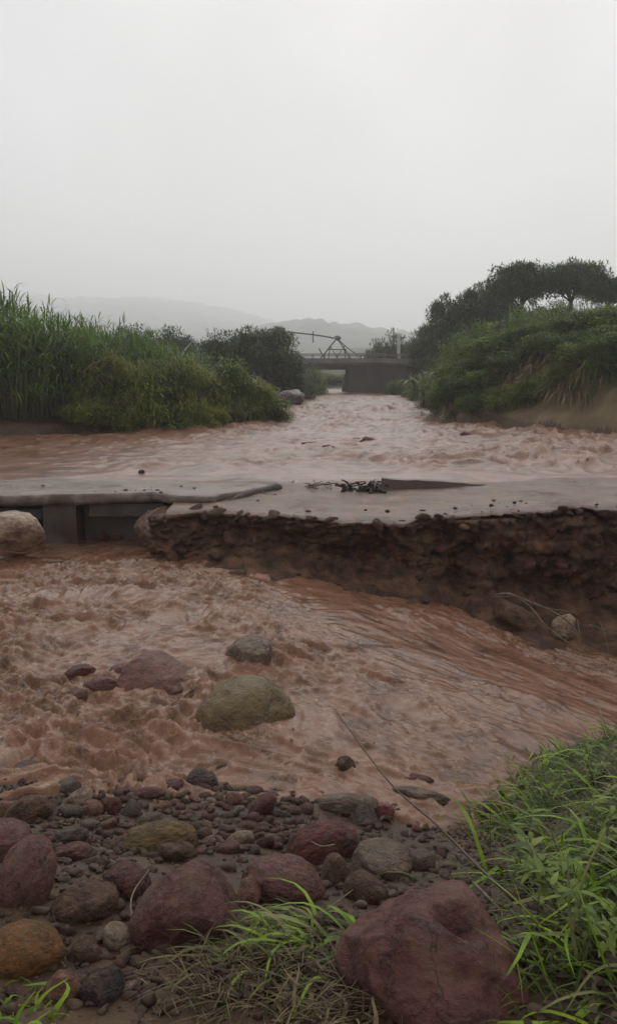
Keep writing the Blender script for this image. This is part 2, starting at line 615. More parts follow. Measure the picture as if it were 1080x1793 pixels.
# boulders in the pool disturb the water; (x, y, r)
BOULD = []
def pool_height(X, Y):
    base = water_z(X)
    # chute that runs from the left pool down to the right
    fx = X * 0.80 - Y * 0.60
    fy = X * 0.60 + Y * 0.80
    turb = sst(0.9, -0.9, X + 0.30 * (Y - 7) + 0.8 * fbm(X * 0.6, Y * 0.6, 0, 3, 61)) * sst(11.3, 9.3, Y + 0.5 * vn(X * 0.9, Y * 0.9, 0, 63))
    turb = turb * (0.35 + 0.65 * sst(-0.25, 0.25, fbm(X * 0.75, Y * 0.9, 0, 3, 65)))
    # a second rough strip under the bank
    strip = sst(0.8, 0.1, np.abs(Y - (9.35 - 0.30 * (X - 1.5)) + 0.25)) * sst(0.8, 2.0, X) * 0.5
    turb = np.clip(turb + strip + 0.10 + 0.35 * sst(0.25, 0.5, fbm(X * 0.9, Y * 0.9, 0, 3, 67)), 0, 1)
    wx = X + 0.25 * vn(X * 1.6, Y * 1.6, 0, 71)
    wy = Y + 0.25 * vn(X * 1.6, Y * 1.6, 3, 72)
    gx_ = wx * 0.92 - wy * 0.39
    gy_ = wx * 0.39 + wy * 0.92
    b1 = billow(gx_ * 2.0, gy_ * 3.0, 73, 4)
    b2 = billow(gx_ * 5.2, gy_ * 8.0, 79, 3)
    Z = base + turb * (0.075 * b1 + 0.060 * b2 + 0.020 * billow(gx_ * 13.0, gy_ * 19.0, 97, 2))
    st = fbm(fx * 0.8 + 0.3 * vn(X, Y, 0, 84), fy * 2.2, 0, 3, 83)
    Z = Z + (1 - turb) * (0.022 * st + 0.004 * fbm(fx * 3.0, fy * 4.5, 0, 3, 87) + 0.005 * fbm(X * 6, Y * 8, 0, 3, 88)) + 0.03 * fbm(X * 0.9, Y * 0.9, 0, 2, 89)
    for (bx, by, br, bh) in BOULD:
        d = np.sqrt((X - bx) ** 2 + (Y - by) ** 2)
        Z = Z + bh * np.exp(-(d / br) ** 2)
    return Z, turb

def build_pool():
    xs = np.arange(-5.6, 6.4, 0.020)
    ys = [3.4]
    while ys[-1] < 12.4:
        ys.append(ys[-1] + 0.015 + 0.0018 * (ys[-1] - 3.4))
    X, Y = np.meshgrid(xs, np.array(ys))
    Z, turb = pool_height(X, Y)
    me = mesh_data('pool_water', np.stack([X, Y, Z], -1).reshape(-1, 3), grid_faces(*X.shape))
    add_attr(me, 'turb', turb)
    foam = np.zeros_like(X)
    for (bx_, by_, br_, bh_) in BOULD:
        d = np.sqrt((X - bx_) ** 2 + (Y - by_) ** 2) / br_
        foam = np.maximum(foam, 0.8 * np.exp(-((d - 0.85) / 0.16) ** 2))
    add_attr(me, 'foam', foam)
    struct(link('pool_water', me, M_pool))

def river_height(X, Y):
    base = river_z(Y) - 0.10 * sst(13.0, 12.2, Y + 0.45 * fbm(X * 0.9, Y * 0.9, 0, 3, 100))
    turb = 0.45 + 0.55 * sst(-0.15, 0.25, fbm(X * 0.33, Y * 0.16, 0, 4, 101))
    turb = turb * sst(12.8, 15.0, Y) * (1 - 0.75 * sst(-2.2, -3.5, X) * sst(20, 15, Y))
    wx = X + 0.4 * vn(X * 0.9, Y * 0.9, 0, 103)
    wy = Y + 0.4 * vn(X * 0.9, Y * 0.9, 4, 104)
    b = billow(wx * 1.1, wy * 0.9, 107, 4)
    b2 = billow(wx * 3.6, wy * 2.8, 109, 3)
    lump = sst(0.35, 0.8, fbm(X * 0.7, Y * 0.35, 0, 3, 113))
    Z = base + turb * (0.17 * b + 0.125 * b2 + 0.20 * lump) * (1 - 0.012 * np.clip(Y - 20, 0, 40))
    Z = Z + (1 - turb) * 0.012 * fbm(X * 1.3, Y * 5.0, 0, 3, 115)
    return Z, np.clip(turb, 0, 1)

def build_river():
    ys = [12.15]
    while ys[-1] < 104:
        ys.append(ys[-1] + 0.045 + 0.006 * (ys[-1] - 12))
    ys = np.array(ys)
    xs = np.concatenate([np.arange(-17, -8, 0.16), np.arange(-8, 9, 0.05), np.arange(9, 17.1, 0.16)])
    X, Y = np.meshgrid(xs, ys)
    Z, turb = river_height(X, Y)
    me = mesh_data('river_water', np.stack([X, Y, Z], -1).reshape(-1, 3), grid_faces(*X.shape))
    add_attr(me, 'turb', turb)
    struct(link('river_water', me, M_river))
build_river()

# ------------------------------------------------------------------ rocks
ROCKC = {
    'maroon':  [(0.0654, 0.0276, 0.0231), (0.1416, 0.0525, 0.0420), (0.2063, 0.0884, 0.0673)],
    'mauve':   [(0.1008, 0.0425, 0.0347), (0.1815, 0.0751, 0.0576), (0.2528, 0.1191, 0.0863)],
    'darkred': [(0.0551, 0.0164, 0.0125), (0.1200, 0.0308, 0.0231), (0.1850, 0.0513, 0.0358)],
    'grey':    [(0.0952, 0.0642, 0.0468), (0.1765, 0.1222, 0.0815), (0.2618, 0.1901, 0.1263)],
    'olive':   [(0.1007, 0.0581, 0.0213), (0.1798, 0.1100, 0.0383), (0.2529, 0.1581, 0.0593)],
    'ochre':   [(0.095, 0.060, 0.024), (0.175, 0.118, 0.048), (0.235, 0.168, 0.080)],
    'tan':     [(0.1378, 0.0565, 0.0159), (0.2402, 0.1028, 0.0291), (0.3193, 0.1489, 0.0559)],
    'pale':    [(0.2297, 0.1445, 0.0981), (0.3848, 0.2685, 0.1871), (0.5596, 0.4086, 0.2963)],
    'dark':    [(0.0258, 0.0161, 0.0142), (0.0515, 0.0343, 0.0323), (0.1052, 0.0684, 0.0626)],
    'brown':   [(0.0632, 0.0322, 0.0167), (0.1263, 0.0623, 0.0333), (0.1975, 0.1066, 0.0582)],
    'pink':    [(0.1992, 0.0831, 0.0558), (0.2882, 0.1333, 0.0946), (0.3953, 0.2056, 0.1455)],
    'slate':   [(0.0616, 0.0461, 0.0364), (0.1191, 0.0863, 0.0688), (0.1926, 0.1443, 0.1094)],
}
MR = {}
for k, c in ROCKC.items():
    mud = (0.155, 0.084, 0.056) if k not in ('tan', 'olive') else (0.13, 0.085, 0.035)
    MR[k] = mat('stone_' + k, c, scale=1.7, rough=(0.20, 0.48), bump=0.9, bscale=6, detail=12, stops=[0.34, 0.5, 0.66],
                patch=(mud, 1.6, 0.50, 0.66), spec=0.36, veins=True, coords='Object', dist=0.05)

def ico(sub):
    bm = bmesh.new()
    bmesh.ops.create_icosphere(bm, subdivisions=sub, radius=1.0)
    V = np.array([v.co[:] for v in bm.verts])
    F = np.array([[v.index for v in f.verts] for f in bm.faces])
    bm.free()
    return V, F
ICO = {k: ico(k) for k in (2, 3, 4, 5, 6)}

def rock_mesh(seed, sub=4, lump=0.24, cuts=6, hard=0.66, planes=None, rough=0.055, dents=()):
    V, F = ICO[sub]
    rnd = np.random.RandomState(seed)
    P = V * (1 + lump * fbm(V[:, 0] * 0.9 + seed, V[:, 1] * 0.9, V[:, 2] * 0.9, 2, seed))[:, None]
    pl = list(planes or [])
    for _ in range(cuts):
        n = rnd.normal(size=3)
        n /= np.linalg.norm(n)
        pl.append((n[0], n[1], n[2], rnd.uniform(0.62, 0.9)))
    for (a, b, c, h) in pl:
        n = np.array([a, b, c], float)
        n /= np.linalg.norm(n)
        d = P @ n - h
        P = P - np.outer(np.where(d > 0, d * hard, 0), n)
    N = P / np.linalg.norm(P, axis=1)[:, None]
    for (a, b, c, w, dp) in dents:
        n = np.array([a, b, c], float)
        n /= np.linalg.norm(n)
        P = P - N * (dp * np.exp(-((1 - N @ n) / w) ** 2))[:, None]
    P = P + N * (rough * fbm(P[:, 0] * 4 + seed, P[:, 1] * 4, P[:, 2] * 4, 4, seed + 9))[:, None]
    # normalise to unit half extents
    lo, hi = P.min(0), P.max(0)
    P = (P - (lo + hi) / 2) / ((hi - lo) / 2)
    return mesh_data('stone', P, F)

VIEW_R = Matrix.Rotation(-PITCH, 3, 'X')
def put_rock(name, u, v, w, h, tilt, colour, label, seed, depth=None, sink=0.25, group=None, me=None, on=None, sub=5, cat='rock', yaw=0.0, kw=None):
    """a stone whose outline is about w x h photo pixels round (u, v), resting on the bank"""
    p = on if on is not None else hit_ground(u, v + h * 0.5 * (1 - sink * 1.2) - h * 0.06)
    d = ray(u, v)
    # centre: on the ray through (u, v), above its resting point
    D = (p - Vector((0, 0, CAM_Z))).length
    dirn = d.normalized()
    a = 0.5 * w * D / (FPX * math.sqrt(1 + ((u - 540) / FPX) ** 2 + ((896.5 - v) / FPX) ** 2)) 
    b = 0.5 * h * D / (FPX * math.sqrt(1 + ((u - 540) / FPX) ** 2 + ((896.5 - v) / FPX) ** 2))
    dep = depth * (a + b) / 2 if depth else (a + b) / 2
    c = Vector((0, 0, CAM_Z)) + dirn * (D + dep * 0.55)
    me = me or rock_mesh(seed, sub, **(kw or {}))
    o = link(name, me, MR[colour], loc=c)
    el = math.asin(-dirn.z)
    azm = math.atan2(dirn.x, dirn.y)
    R = Matrix.Rotation(-azm, 3, 'Z') @ Matrix.Rotation(-el, 3, 'X') @ Matrix.Rotation(math.radians(tilt), 3, 'Y')
    o.rotation_euler = R.to_euler()
    o.scale = (a, dep, b)
    if label:
        tag(o, label, cat, group)
    return o

# boulders standing in the pool -------------------------------------------------
def pool_pt(u, v):
    p = at_z(u, v, 0)
    for _ in range(6):
        p = at_z(u, v, float(water_z(p.x)))
    return p
POOLROCKS = [
    # u, v, w, h, tilt, colour, label, sub/cuts, depth
    (272, 1188, 140, 104, -14, 'mauve', 'reddish brown boulder with a sharp ridge breaking the churning pool', dict(cuts=5, hard=0.8, planes=[(0.75, -0.45, 0.45, 0.50), (-0.2, -0.8, 0.5, 0.62)]), 1.1),
    (430, 1243, 184, 130, 6, 'ochre', 'large smooth olive brown boulder half drowned in the muddy pool', dict(cuts=2, lump=0.14, hard=0.5), 1.2),
    (443, 1145, 100, 74, 8, 'grey', 'grey green boulder just behind the smooth olive boulder in the pool', dict(cuts=5, planes=[(0.9, -0.3, 0.2, 0.6)]), 1.0),
    (139, 1181, 60, 36, -14, 'darkred', 'small dark oval stone standing out of the pool beside the ridged boulder', dict(cuts=2, lump=0.1), 1.0),
    (131, 1223, 48, 34, 0, 'mauve', 'small muddy stone in the pool below the dark oval stone', dict(cuts=4), 1.0),
    (222, 1180, 62, 40, 10, 'mauve', 'low muddy stone wedged against the ridged boulder in the pool', dict(cuts=4), 1.0),
    (175, 1205, 66, 40, 0, 'mauve', 'low brown stone between the dark oval stone and the ridged boulder', dict(cuts=4), 1.0),
    (356, 1370, 62, 46, 20, 'dark', 'wet black stone at the pool edge above the cobble heap', dict(cuts=4), 1.0),
    (727, 1366, 66, 24, 3, 'darkred', 'flat dark red stone awash beside the leaning stick', dict(cuts=4), 1.4),
    (605, 1343, 38, 38, 25, 'brown', 'small brown stone awash under the tip of the leaning stick', dict(cuts=4), 1.0),
    (395, 1345, 40, 22, 0, 'brown', 'small brown stone awash right beside the wet black stone', dict(cuts=3), 1.0),
]
for i, (u, v, w, h, t, c, lab, kw, dep) in enumerate(POOLROCKS):
    base = pool_pt(u, v + h * 0.30)
    put_rock('boulder' if w > 90 else 'stone', u, v + ((0.15 if u != 272 else 0.04) * h if w > 90 else 0), w, h * ((1.3 if u != 272 else 1.08) if w > 90 else 1), t, c, lab, 300 + i, depth=dep, on=base, kw=kw, cat='boulder' if w > 90 else 'stone')
    p = pool_pt(u, v + h * 0.2)
    r = 0.5 * w * p.length / FPX
    BOULD.append((p.x, p.y + (-0.05 if u == 430 else 0.3) * r, r * (1.05 if u == 430 else 1.2), 0.09 if u == 430 else (0.06 if u == 272 else 0.10 if w > 90 else 0.02)))
build_pool()

# stones of the near bank ---------------------------------------------------------
NEAR = [
    (45, 1545, 96, 165, 20, 'mauve', 'tall mauve boulder leaning at the bank behind the rounded tan boulder', dict(cuts=4, lump=0.15, hard=0.6), 0.9),
    (40, 1672, 150, 118, 6, 'tan', 'smooth rounded tan boulder low in the picture beside the grass', dict(cuts=1, lump=0.12, hard=0.4), 1.0),
    (325, 1605, 200, 165, -38, 'maroon', 'big reddish boulder with fluted side behind the flattened grass', dict(cuts=2, lump=0.16, hard=0.7, dents=[(-0.55, -0.8, 0.1, 0.03, 0.16), (-0.3, -0.9, -0.4, 0.03, 0.14)], planes=[(0.85, -0.35, -0.1, 0.62), (-0.5, -0.6, -0.5, 0.7)]), 0.95),
    (496, 1549, 152, 106, 10, 'mauve', 'egg shaped mauve boulder behind the green flattened grass', dict(cuts=1, lump=0.1, hard=0.4), 1.0),
    (562, 1487, 140, 98, -24, 'darkred', 'dark red boulder resting behind the egg shaped mauve boulder', dict(cuts=3, lump=0.15), 1.0),
    (775, 1690, 370, 300, 22, 'maroon', 'largest dark red boulder with a notched peak beside the tall grass', dict(cuts=4, lump=0.26, hard=0.78, rough=0.08, dents=[(-0.02, -0.62, 0.72, 0.05, 0.26), (0.75, -0.6, -0.1, 0.06, 0.16)], planes=[(0.55, -0.35, 0.75, 0.50), (-0.72, -0.25, 0.62, 0.56), (0.1, -0.9, 0.25, 0.60), (-0.1, -0.75, 0.75, 0.66)]), 0.9),
    (668, 1512, 108, 88, 8, 'grey', 'flat grey stone behind the notched peak of the largest boulder', dict(cuts=5, planes=[(0, -0.6, 0.8, 0.5)]), 1.0),
    (738, 1512, 50, 48, 0, 'grey', 'small grey stone touching the flat grey stone', dict(cuts=5), 1.0),
    (222, 1550, 88, 80, 0, 'maroon', 'rounded maroon stone under the greenish slab like cobble', dict(cuts=3, lump=0.14), 1.0),
    (278, 1474, 140, 72, -4, 'olive', 'broad greenish stone lying behind the rounded maroon stone', dict(cuts=4, lump=0.2), 1.1),
    (308, 1497, 80, 48, 4, 'brown', 'brown pitted stone overlapping the broad greenish stone', dict(cuts=4), 1.0),
    (10, 1478, 90, 90, 10, 'mauve', 'dark mauve boulder cut by the edge above the tall leaning one', dict(cuts=3), 1.0),
    (50, 1425, 90, 60, -10, 'brown', 'muddy brown stone at the far left end of the cobble heap', dict(cuts=4), 1.0),
    (8, 1425, 44, 46, 0, 'pink', 'pale pinkish stone at the very edge above the dark mauve boulder', dict(cuts=4), 1.0),
    (150, 1585, 120, 90, 0, 'brown', 'low muddy grey brown stone between two maroon boulders', dict(cuts=4, lump=0.25), 1.1),
    (208, 1645, 52, 66, -32, 'pale', 'pale grey angular stone leaning against the fluted reddish boulder', dict(cuts=6), 1.0),
    (150, 1672, 66, 58, 0, 'brown', 'brown grey cobble between the tan boulder and pale angular stone', dict(cuts=4), 1.0),
    (180, 1735, 82, 74, -10, 'dark', 'dark purplish stone at the bottom below the pale angular stone', dict(cuts=4), 1.0),
    (115, 1732, 72, 62, 12, 'pink', 'dull pink brown stone beside the dark purplish stone', dict(cuts=4), 1.0),
    (437, 1566, 46, 80, 24, 'pink', 'narrow pale pink stone wedged between two maroon boulders', dict(cuts=5), 1.0),
    (588, 1530, 52, 70, 10, 'brown', 'dark brown stone in the gap beside the egg shaped boulder', dict(cuts=4), 1.0),
    (640, 1562, 82, 66, 20, 'brown', 'dark muddy stone half hidden below the flat grey stone', dict(cuts=5), 1.0),
    (634, 1427, 56, 56, 4, 'slate', 'dark grey pyramid shaped stone at the water edge', dict(cuts=3, hard=0.92, planes=[(0.85, -0.3, 0.42, 0.42), (-0.8, -0.35, 0.42, 0.42), (0.05, -0.85, 0.42, 0.5)]), 1.0),
    (610, 1410, 110, 44, 0, 'grey', 'flat wet grey slab stone behind the dark pyramid shaped stone', dict(cuts=4), 1.5),
    (735, 1398, 120, 40, 4, 'grey', 'flat muddy slab stone crossed by the leaning stick', dict(cuts=3), 1.5),
    (812, 1588, 62, 40, 10, 'pale', 'small tan pale stone beside the peak of the largest boulder', dict(cuts=4), 1.0),
    (865, 1425, 70, 60, 0, 'mauve', 'dull stone half covered by the overhanging grass', dict(cuts=3), 1.0),
    (865, 1520, 50, 40, 0, 'brown', 'small brown stone in the leaf litter under the grass', dict(cuts=4), 1.0),
    (140, 1400, 52, 34, -24, 'pale', 'pale angular cobble shining on the cobble heap', dict(cuts=6), 1.0),
    (118, 1382, 52, 40, 0, 'slate', 'dark grey cobble topping the cobble heap beside the pale angular one', dict(cuts=4), 1.0),
    (190, 1375, 26, 24, 0, 'pale', 'small pale cobble near the top of the heap', dict(cuts=4), 1.0),
    (163, 1418, 38, 36, 20, 'pink', 'pinkish cobble just below the pale angular cobble', dict(cuts=4), 1.0),
    (195, 1415, 38, 38, 0, 'darkred', 'wine red cobble beside the pinkish cobble', dict(cuts=3), 1.0),
    (124, 1424, 44, 30, 0, 'slate', 'slate grey cobble left of the pinkish cobble', dict(cuts=4), 1.0),
    (158, 1447, 34, 26, 8, 'grey', 'light grey oval cobble in the middle of the heap', dict(cuts=3), 1.0),
    (125, 1466, 64, 34, -10, 'slate', 'long slate grey cobble below the light grey oval one', dict(cuts=3), 1.0),
    (265, 1390, 58, 26, 6, 'mauve', 'flat mauve cobble along the water edge of the heap', dict(cuts=4), 1.0),
    (232, 1420, 30, 40, 14, 'slate', 'upright grey cobble in the heap above the greenish stone', dict(cuts=4), 1.0),
    (285, 1415, 34, 26, 0, 'pink', 'pale topped cobble beside the flat mauve cobble', dict(cuts=4), 1.0),
    (262, 1437, 50, 26, -8, 'grey', 'grey green cobble resting on the broad greenish stone', dict(cuts=4), 1.0),
    (128, 1497, 70, 44, -8, 'mauve', 'dull mauve cobble above the low muddy stone', dict(cuts=4), 1.0),
]
for i, (u, v, w, h, t, c, lab, kw, dep) in enumerate(NEAR):
    nm = 'boulder' if w >= 90 else ('stone' if w >= 50 else 'cobble')
    put_rock(nm, u, v, w, h, t, c, lab, 400 + i * 3, depth=dep, kw=kw, cat=nm, sub=6 if w > 180 else (5 if w > 60 else 4))

# small cobbles of the heap: individuals that share a few meshes
COB = [rock_mesh(700 + k, 3, cuts=4, lump=0.2) for k in range(12)]
rc = random.Random(5)
taken = [(u, v, (w + h) * 0.22) for (u, v, w, h, *_r) in NEAR]
PALN = ['maroon', 'mauve', 'brown', 'slate', 'grey', 'darkred', 'pink', 'mauve', 'brown', 'maroon']
NICE = {'maroon': 'maroon', 'mauve': 'dull mauve', 'brown': 'muddy brown', 'slate': 'slate grey', 'grey': 'warm grey', 'darkred': 'dark red', 'pink': 'pinkish', 'pale': 'pale', 'dark': 'black', 'olive': 'olive'}
def cobbles(n, poly_v, smin, smax, where, group, avoid=True):
    placed = tries = 0
    while placed < n and tries < n * 60:
        tries += 1
        u, v = poly_v()
        s = smin + (smax - smin) * rc.random() ** 2.2
        if any((u - a) ** 2 + (v - b) ** 2 < (s * 0.34 + r) ** 2 for a, b, r in taken):
            continue
        taken.append((u, v, s * 0.31))
        c = rc.choice(PALN) if rc.random() > 0.04 else 'pale'
        o = put_rock('cobble', u, v, s * rc.uniform(0.9, 1.35), s * rc.uniform(0.65, 0.95), rc.uniform(-40, 40), c, None, 0, me=rc.choice(COB), depth=rc.uniform(0.8, 1.2))
        tag(o, '%s cobble %s' % (NICE[c], where), 'cobble', '%s %s' % (NICE[c], group))
        placed += 1
def heap():
    u = rc.uniform(60, 540)
    top = 1366 + 0.09 * max(0, u - 240) + (60 if u < 90 else 0)
    return u, rc.uniform(top, 1500 - 0.02 * u)
cobbles(215, heap, 16, 50, 'in the wet cobble heap at the pool edge', 'cobbles in the heap at the pool edge')
cobbles(42, lambda: (rc.uniform(90, 250), rc.uniform(1500, 1760)), 12, 40, 'lying between the boulders of the near bank', 'cobbles between the near boulders')
cobbles(42, lambda: (rc.uniform(640, 900), rc.uniform(1410, 1640)), 10, 30, 'in the litter beside the tall grass', 'cobbles in the litter by the grass')

# gravel too small to count
def gravel():
    Vs, Fs, base = [], [], 0
    bv, bf = ICO[2][0], ICO[2][1]
    rnd = np.random.RandomState(3)
    n = 8500
    X, Y = rnd.uniform(-1.8, 1.6, n), rnd.uniform(2.0, 4.45, n)
    keep = rnd.rand(n) < 0.25 + 0.75 * sst(-0.2, 0.3, fbm(X * 2.2, Y * 2.2, 0, 3, 411))
    X, Y = X[keep], Y[keep]
    Z = ground_z(X, Y)
    for x, yv, z in zip(X, Y, Z):
        r = 0.005 + 0.026 * rnd.rand() ** 2.6
        P = bv * (1 + 0.18 * rnd.uniform(-1, 1, (len(bv), 1)))
        for _ in range(3):
            nn = rnd.normal(size=3)
            nn /= np.linalg.norm(nn)
            d = P @ nn - 0.55
            P = P - np.outer(np.where(d > 0, d, 0), nn)
        a = rnd.uniform(0, 6.28)
        P = P * r * np.array([rnd.uniform(0.8, 1.6), rnd.uniform(0.6, 1.1), rnd.uniform(0.4, 0.8)])
        P = P @ np.array([[math.cos(a), -math.sin(a), 0], [math.sin(a), math.cos(a), 0], [0, 0, 1]]).T
        Vs.append(P + np.array([x, yv, z + r * 0.2]))
        Fs.append(bf + base)
        base += len(bv)
    return np.concatenate(Vs), np.concatenate(Fs)
gv, gf = gravel()
M_gravel = mat('gravel', [(0.025, 0.014, 0.010), (0.065, 0.038, 0.026), (0.135, 0.095, 0.070)], scale=14, rough=(0.55, 0.8), spec=0.2, bump=0.2)
struct(link('gravel', mesh_data('gravel', gv, gf), M_gravel), 'stuff')

# ------------------------------------------------------------------ ford: left concrete slab over a culvert
M_conc = mat('wet_concrete', [(0.085, 0.060, 0.046), (0.195, 0.150, 0.122), (0.31, 0.255, 0.215)], scale=3.2, rough=(0.25, 0.7), spec=0.38, bump=0.7, bscale=24,
             detail=12, stops=[0.36, 0.5, 0.64], patch=((0.13, 0.078, 0.052), 1.3, 0.46, 0.60), coords='Object')
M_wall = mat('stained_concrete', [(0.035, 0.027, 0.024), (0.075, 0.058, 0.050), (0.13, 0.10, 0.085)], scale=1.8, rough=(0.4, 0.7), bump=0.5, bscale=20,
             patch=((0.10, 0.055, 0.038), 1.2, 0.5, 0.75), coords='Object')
def slab_mesh(front, back, z_top, thick, n_u=160, n_v=40, seed=0, bump=0.012, lip=0.02, end_fade=None):
    """slab with an irregular front edge; front/back: functions of x parameter -> (x,y)"""
    us = np.linspace(0, 1, n_u)
    f = np.array([front(u) for u in us])
    b = np.array([back(u) for u in us])
    prof = []     # rows: bottom back, bottom front, front face, rounded lip, top rows
    rows = []
    for k, w in enumerate([1.0, 0.5, 0.10, 0.02]):
        P = f * (1 - w) + b * w
        rows.append(np.column_stack([P[:, :2], z_top(P[:, 0], P[:, 1]) - thick(P[:, 0])]))
    for h in (0.75, 0.5, 0.25):
        P = f
        rows.append(np.column_stack([P[:, :2], z_top(P[:, 0], P[:, 1]) - thick(P[:, 0]) * h]))
    for w in [0.006, 0.02] + list(np.linspace(0.045, 1, n_v)):
        P = f * (1 - w) + b * w
        drop = lip * (1 if w < 0.01 else 0.25 if w < 0.03 else 0)
        rows.append(np.column_stack([P[:, :2], z_top(P[:, 0], P[:, 1]) - drop]))
    A = np.stack(rows)
    X, Y, Z = A[..., 0], A[..., 1], A[..., 2]
    Z = Z + bump * fbm(X * 1.3, Y * 2.2, 0, 4, seed)
    fr = np.zeros_like(Y)
    fr[3:8] = 1
    Y = Y + fr * (0.035 * fbm(X * 3, Z * 6, 0, 4, seed + 1))
    V = np.stack([X, Y, Z], -1).reshape(-1, 3)
    F = grid_faces(*X.shape)[:, ::-1]
    nr, nc = X.shape
    F = [tuple(q) for q in F]
    F.append(tuple(r * nc for r in range(nr)))
    F.append(tuple(r * nc + nc - 1 for r in range(nr - 1, -1, -1)))
    return V, F

ford = empty('ford_slab', (-3.5, 11.2, 0))
tag(ford, 'pale grey concrete ford slab spanning the culvert on stained walls', 'concrete slab')
fb = np.array((-3.5, 11.2, 0))
LT = [(-7.5, 11.15), (-4.2, 11.15), (-2.1, 11.25), (-1.75, 11.05), (-1.2, 10.95), (-0.75, 11.55), (-0.35, 12.1)]
def lfront(u):
    x = -7.5 + u * 7.15
    return (x, float(np.interp(x, [p[0] for p in LT], [p[1] for p in LT])) + 0.03 * float(vn(x * 4, 1.0, 0, 5)))
def lback(u):
    x = -7.5 + u * 7.5
    return (x, 13.6)
V, F = slab_mesh(lfront, lback, lambda x, y: 0.70 - 0.012 * (y - 11.2) + 0.0 * x, lambda x: np.interp(x, [-8, -2.2, -0.4], [0.17, 0.15, 0.06]), seed=201, lip=0.010, bump=0.03)
link('deck', mesh_data('deck', V - fb, F), M_conc, ford)
def wall_box(name, x0, x1, y0, y1, z0, z1, m, parent, base, seed):
    nx, nz = max(4, int((x1 - x0) / 0.05)), max(4, int((z1 - z0) / 0.05))
    xs, zs = np.linspace(x0, x1, nx), np.linspace(z0, z1, nz)
    X, Z = np.meshgrid(xs, zs)
    Y = y0 + 0.035 * fbm(X * 2.5, Z * 2.5, 0, 4, seed)
    Vf = np.stack([X, Y, Z], -1).reshape(-1, 3)
    Ff = [tuple(q) for q in grid_faces(nz, nx)]
    b = len(Vf)
    ring = [i for i in range(nx)] + [r * nx + nx - 1 for r in range(1, nz)] + [(nz - 1) * nx + i for i in range(nx - 2, -1, -1)] + [r * nx for r in range(nz - 2, 0, -1)]
    Vb = [(Vf[i][0], y1, Vf[i][2]) for i in ring]
    n = len(ring)
    for i in range(n):
        j = (i + 1) % n
        Ff.append((ring[j], ring[i], b + i, b + j))
    Ff.append(tuple(b + i for i in range(n - 1, -1, -1)))
    V = np.concatenate([Vf, np.array(Vb)]) - np.array(base)
    return link(name, mesh_data(name, V, Ff, False), m, parent)
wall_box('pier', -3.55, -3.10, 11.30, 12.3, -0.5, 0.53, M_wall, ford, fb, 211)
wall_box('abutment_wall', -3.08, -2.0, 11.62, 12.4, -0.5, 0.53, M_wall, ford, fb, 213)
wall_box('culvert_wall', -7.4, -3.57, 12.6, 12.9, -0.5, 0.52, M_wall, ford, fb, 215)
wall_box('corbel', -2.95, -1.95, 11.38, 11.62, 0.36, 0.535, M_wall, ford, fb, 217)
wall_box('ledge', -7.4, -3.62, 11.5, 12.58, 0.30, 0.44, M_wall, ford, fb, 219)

# ------------------------------------------------------------------ right: earth bank with mud-covered broken slab
BOT = [(-60, 975), (240, 968), (350, 992), (430, 1000), (500, 1007), (580, 1018), (640, 1032), (720, 1052), (800, 1064), (870, 1104), (950, 1138), (1080, 1168)]
TOP = [(-60, 905), (250, 903), (360, 896), (480, 906), (600, 914), (700, 916), (760, 906), (820, 905), (940, 902), (1080, 897)]
bot = np.array([pool_pt(*p)[:] for p in BOT])
top = np.array([at_z(u, v, 0.56)[:] for u, v in TOP])
bot = np.vstack([bot, [4.6, bot[-1, 1] + 0.15, -0.9], [9, 8.9, -0.9]])
top = np.vstack([top, [6, 10.1, 0.56], [9, 10.2, 0.56]])
def yb(x): return np.interp(x, bot[:, 0], bot[:, 1])
def yt(x): return np.interp(x, top[:, 0], top[:, 1])
M_bank = mat('eroded_earth', [(0.0254, 0.0131, 0.0091), (0.0819, 0.0411, 0.0248), (0.1999, 0.1061, 0.0612)], scale=4.5, rough=(0.45, 0.8), bump=0.9, bscale=16,
             detail=10, stops=[0.32, 0.5, 0.72], spec=0.2, patch=((0.2737, 0.1411, 0.0697), 1.6, 0.55, 0.8), coords='Object', dist=0.05)
def bank_pt(x, t, disp=True):
    x, t = np.broadcast_arrays(np.asarray(x, float), np.asarray(t, float))
    zb = water_z(x) - 0.25
    z = zb + (0.53 - zb) * t
    y0 = yb(x) - 0.05
    y1 = yt(x) + 0.12
    h = (z - water_z(x)) / (0.53 - water_z(x))
    y = y0 + (y1 - y0) * np.clip(h, -0.3, 1.0) + 0.42 * np.sin(np.pi * np.clip(h, 0, 1) ** 0.8) * sst(-1.8, -0.5, x)
    y = y + 0.55 * sst(1.9, 2.8, x) * np.exp(-((h - 0.30) / 0.24) ** 2)
    if disp:
        n = 0.24 * fbm(x * 1.6, z * 2.4, 0, 3, 221) + 0.26 * np.abs(fbm(x * 4.2, z * 6.5, 1.3, 4, 223)) + 0.09 * np.abs(fbm(x * 12, z * 14, 0, 3, 225))
        y = y - n
        z = z + 0.05 * fbm(x * 5, z * 5, 5.0, 3, 227) * np.clip(1 - t, 0, 1)
    return x, y, z
X, T = np.meshgrid(np.linspace(-1.95, 8.5, 420), np.linspace(0, 1, 60))
x_, y_, z_ = bank_pt(X, T)
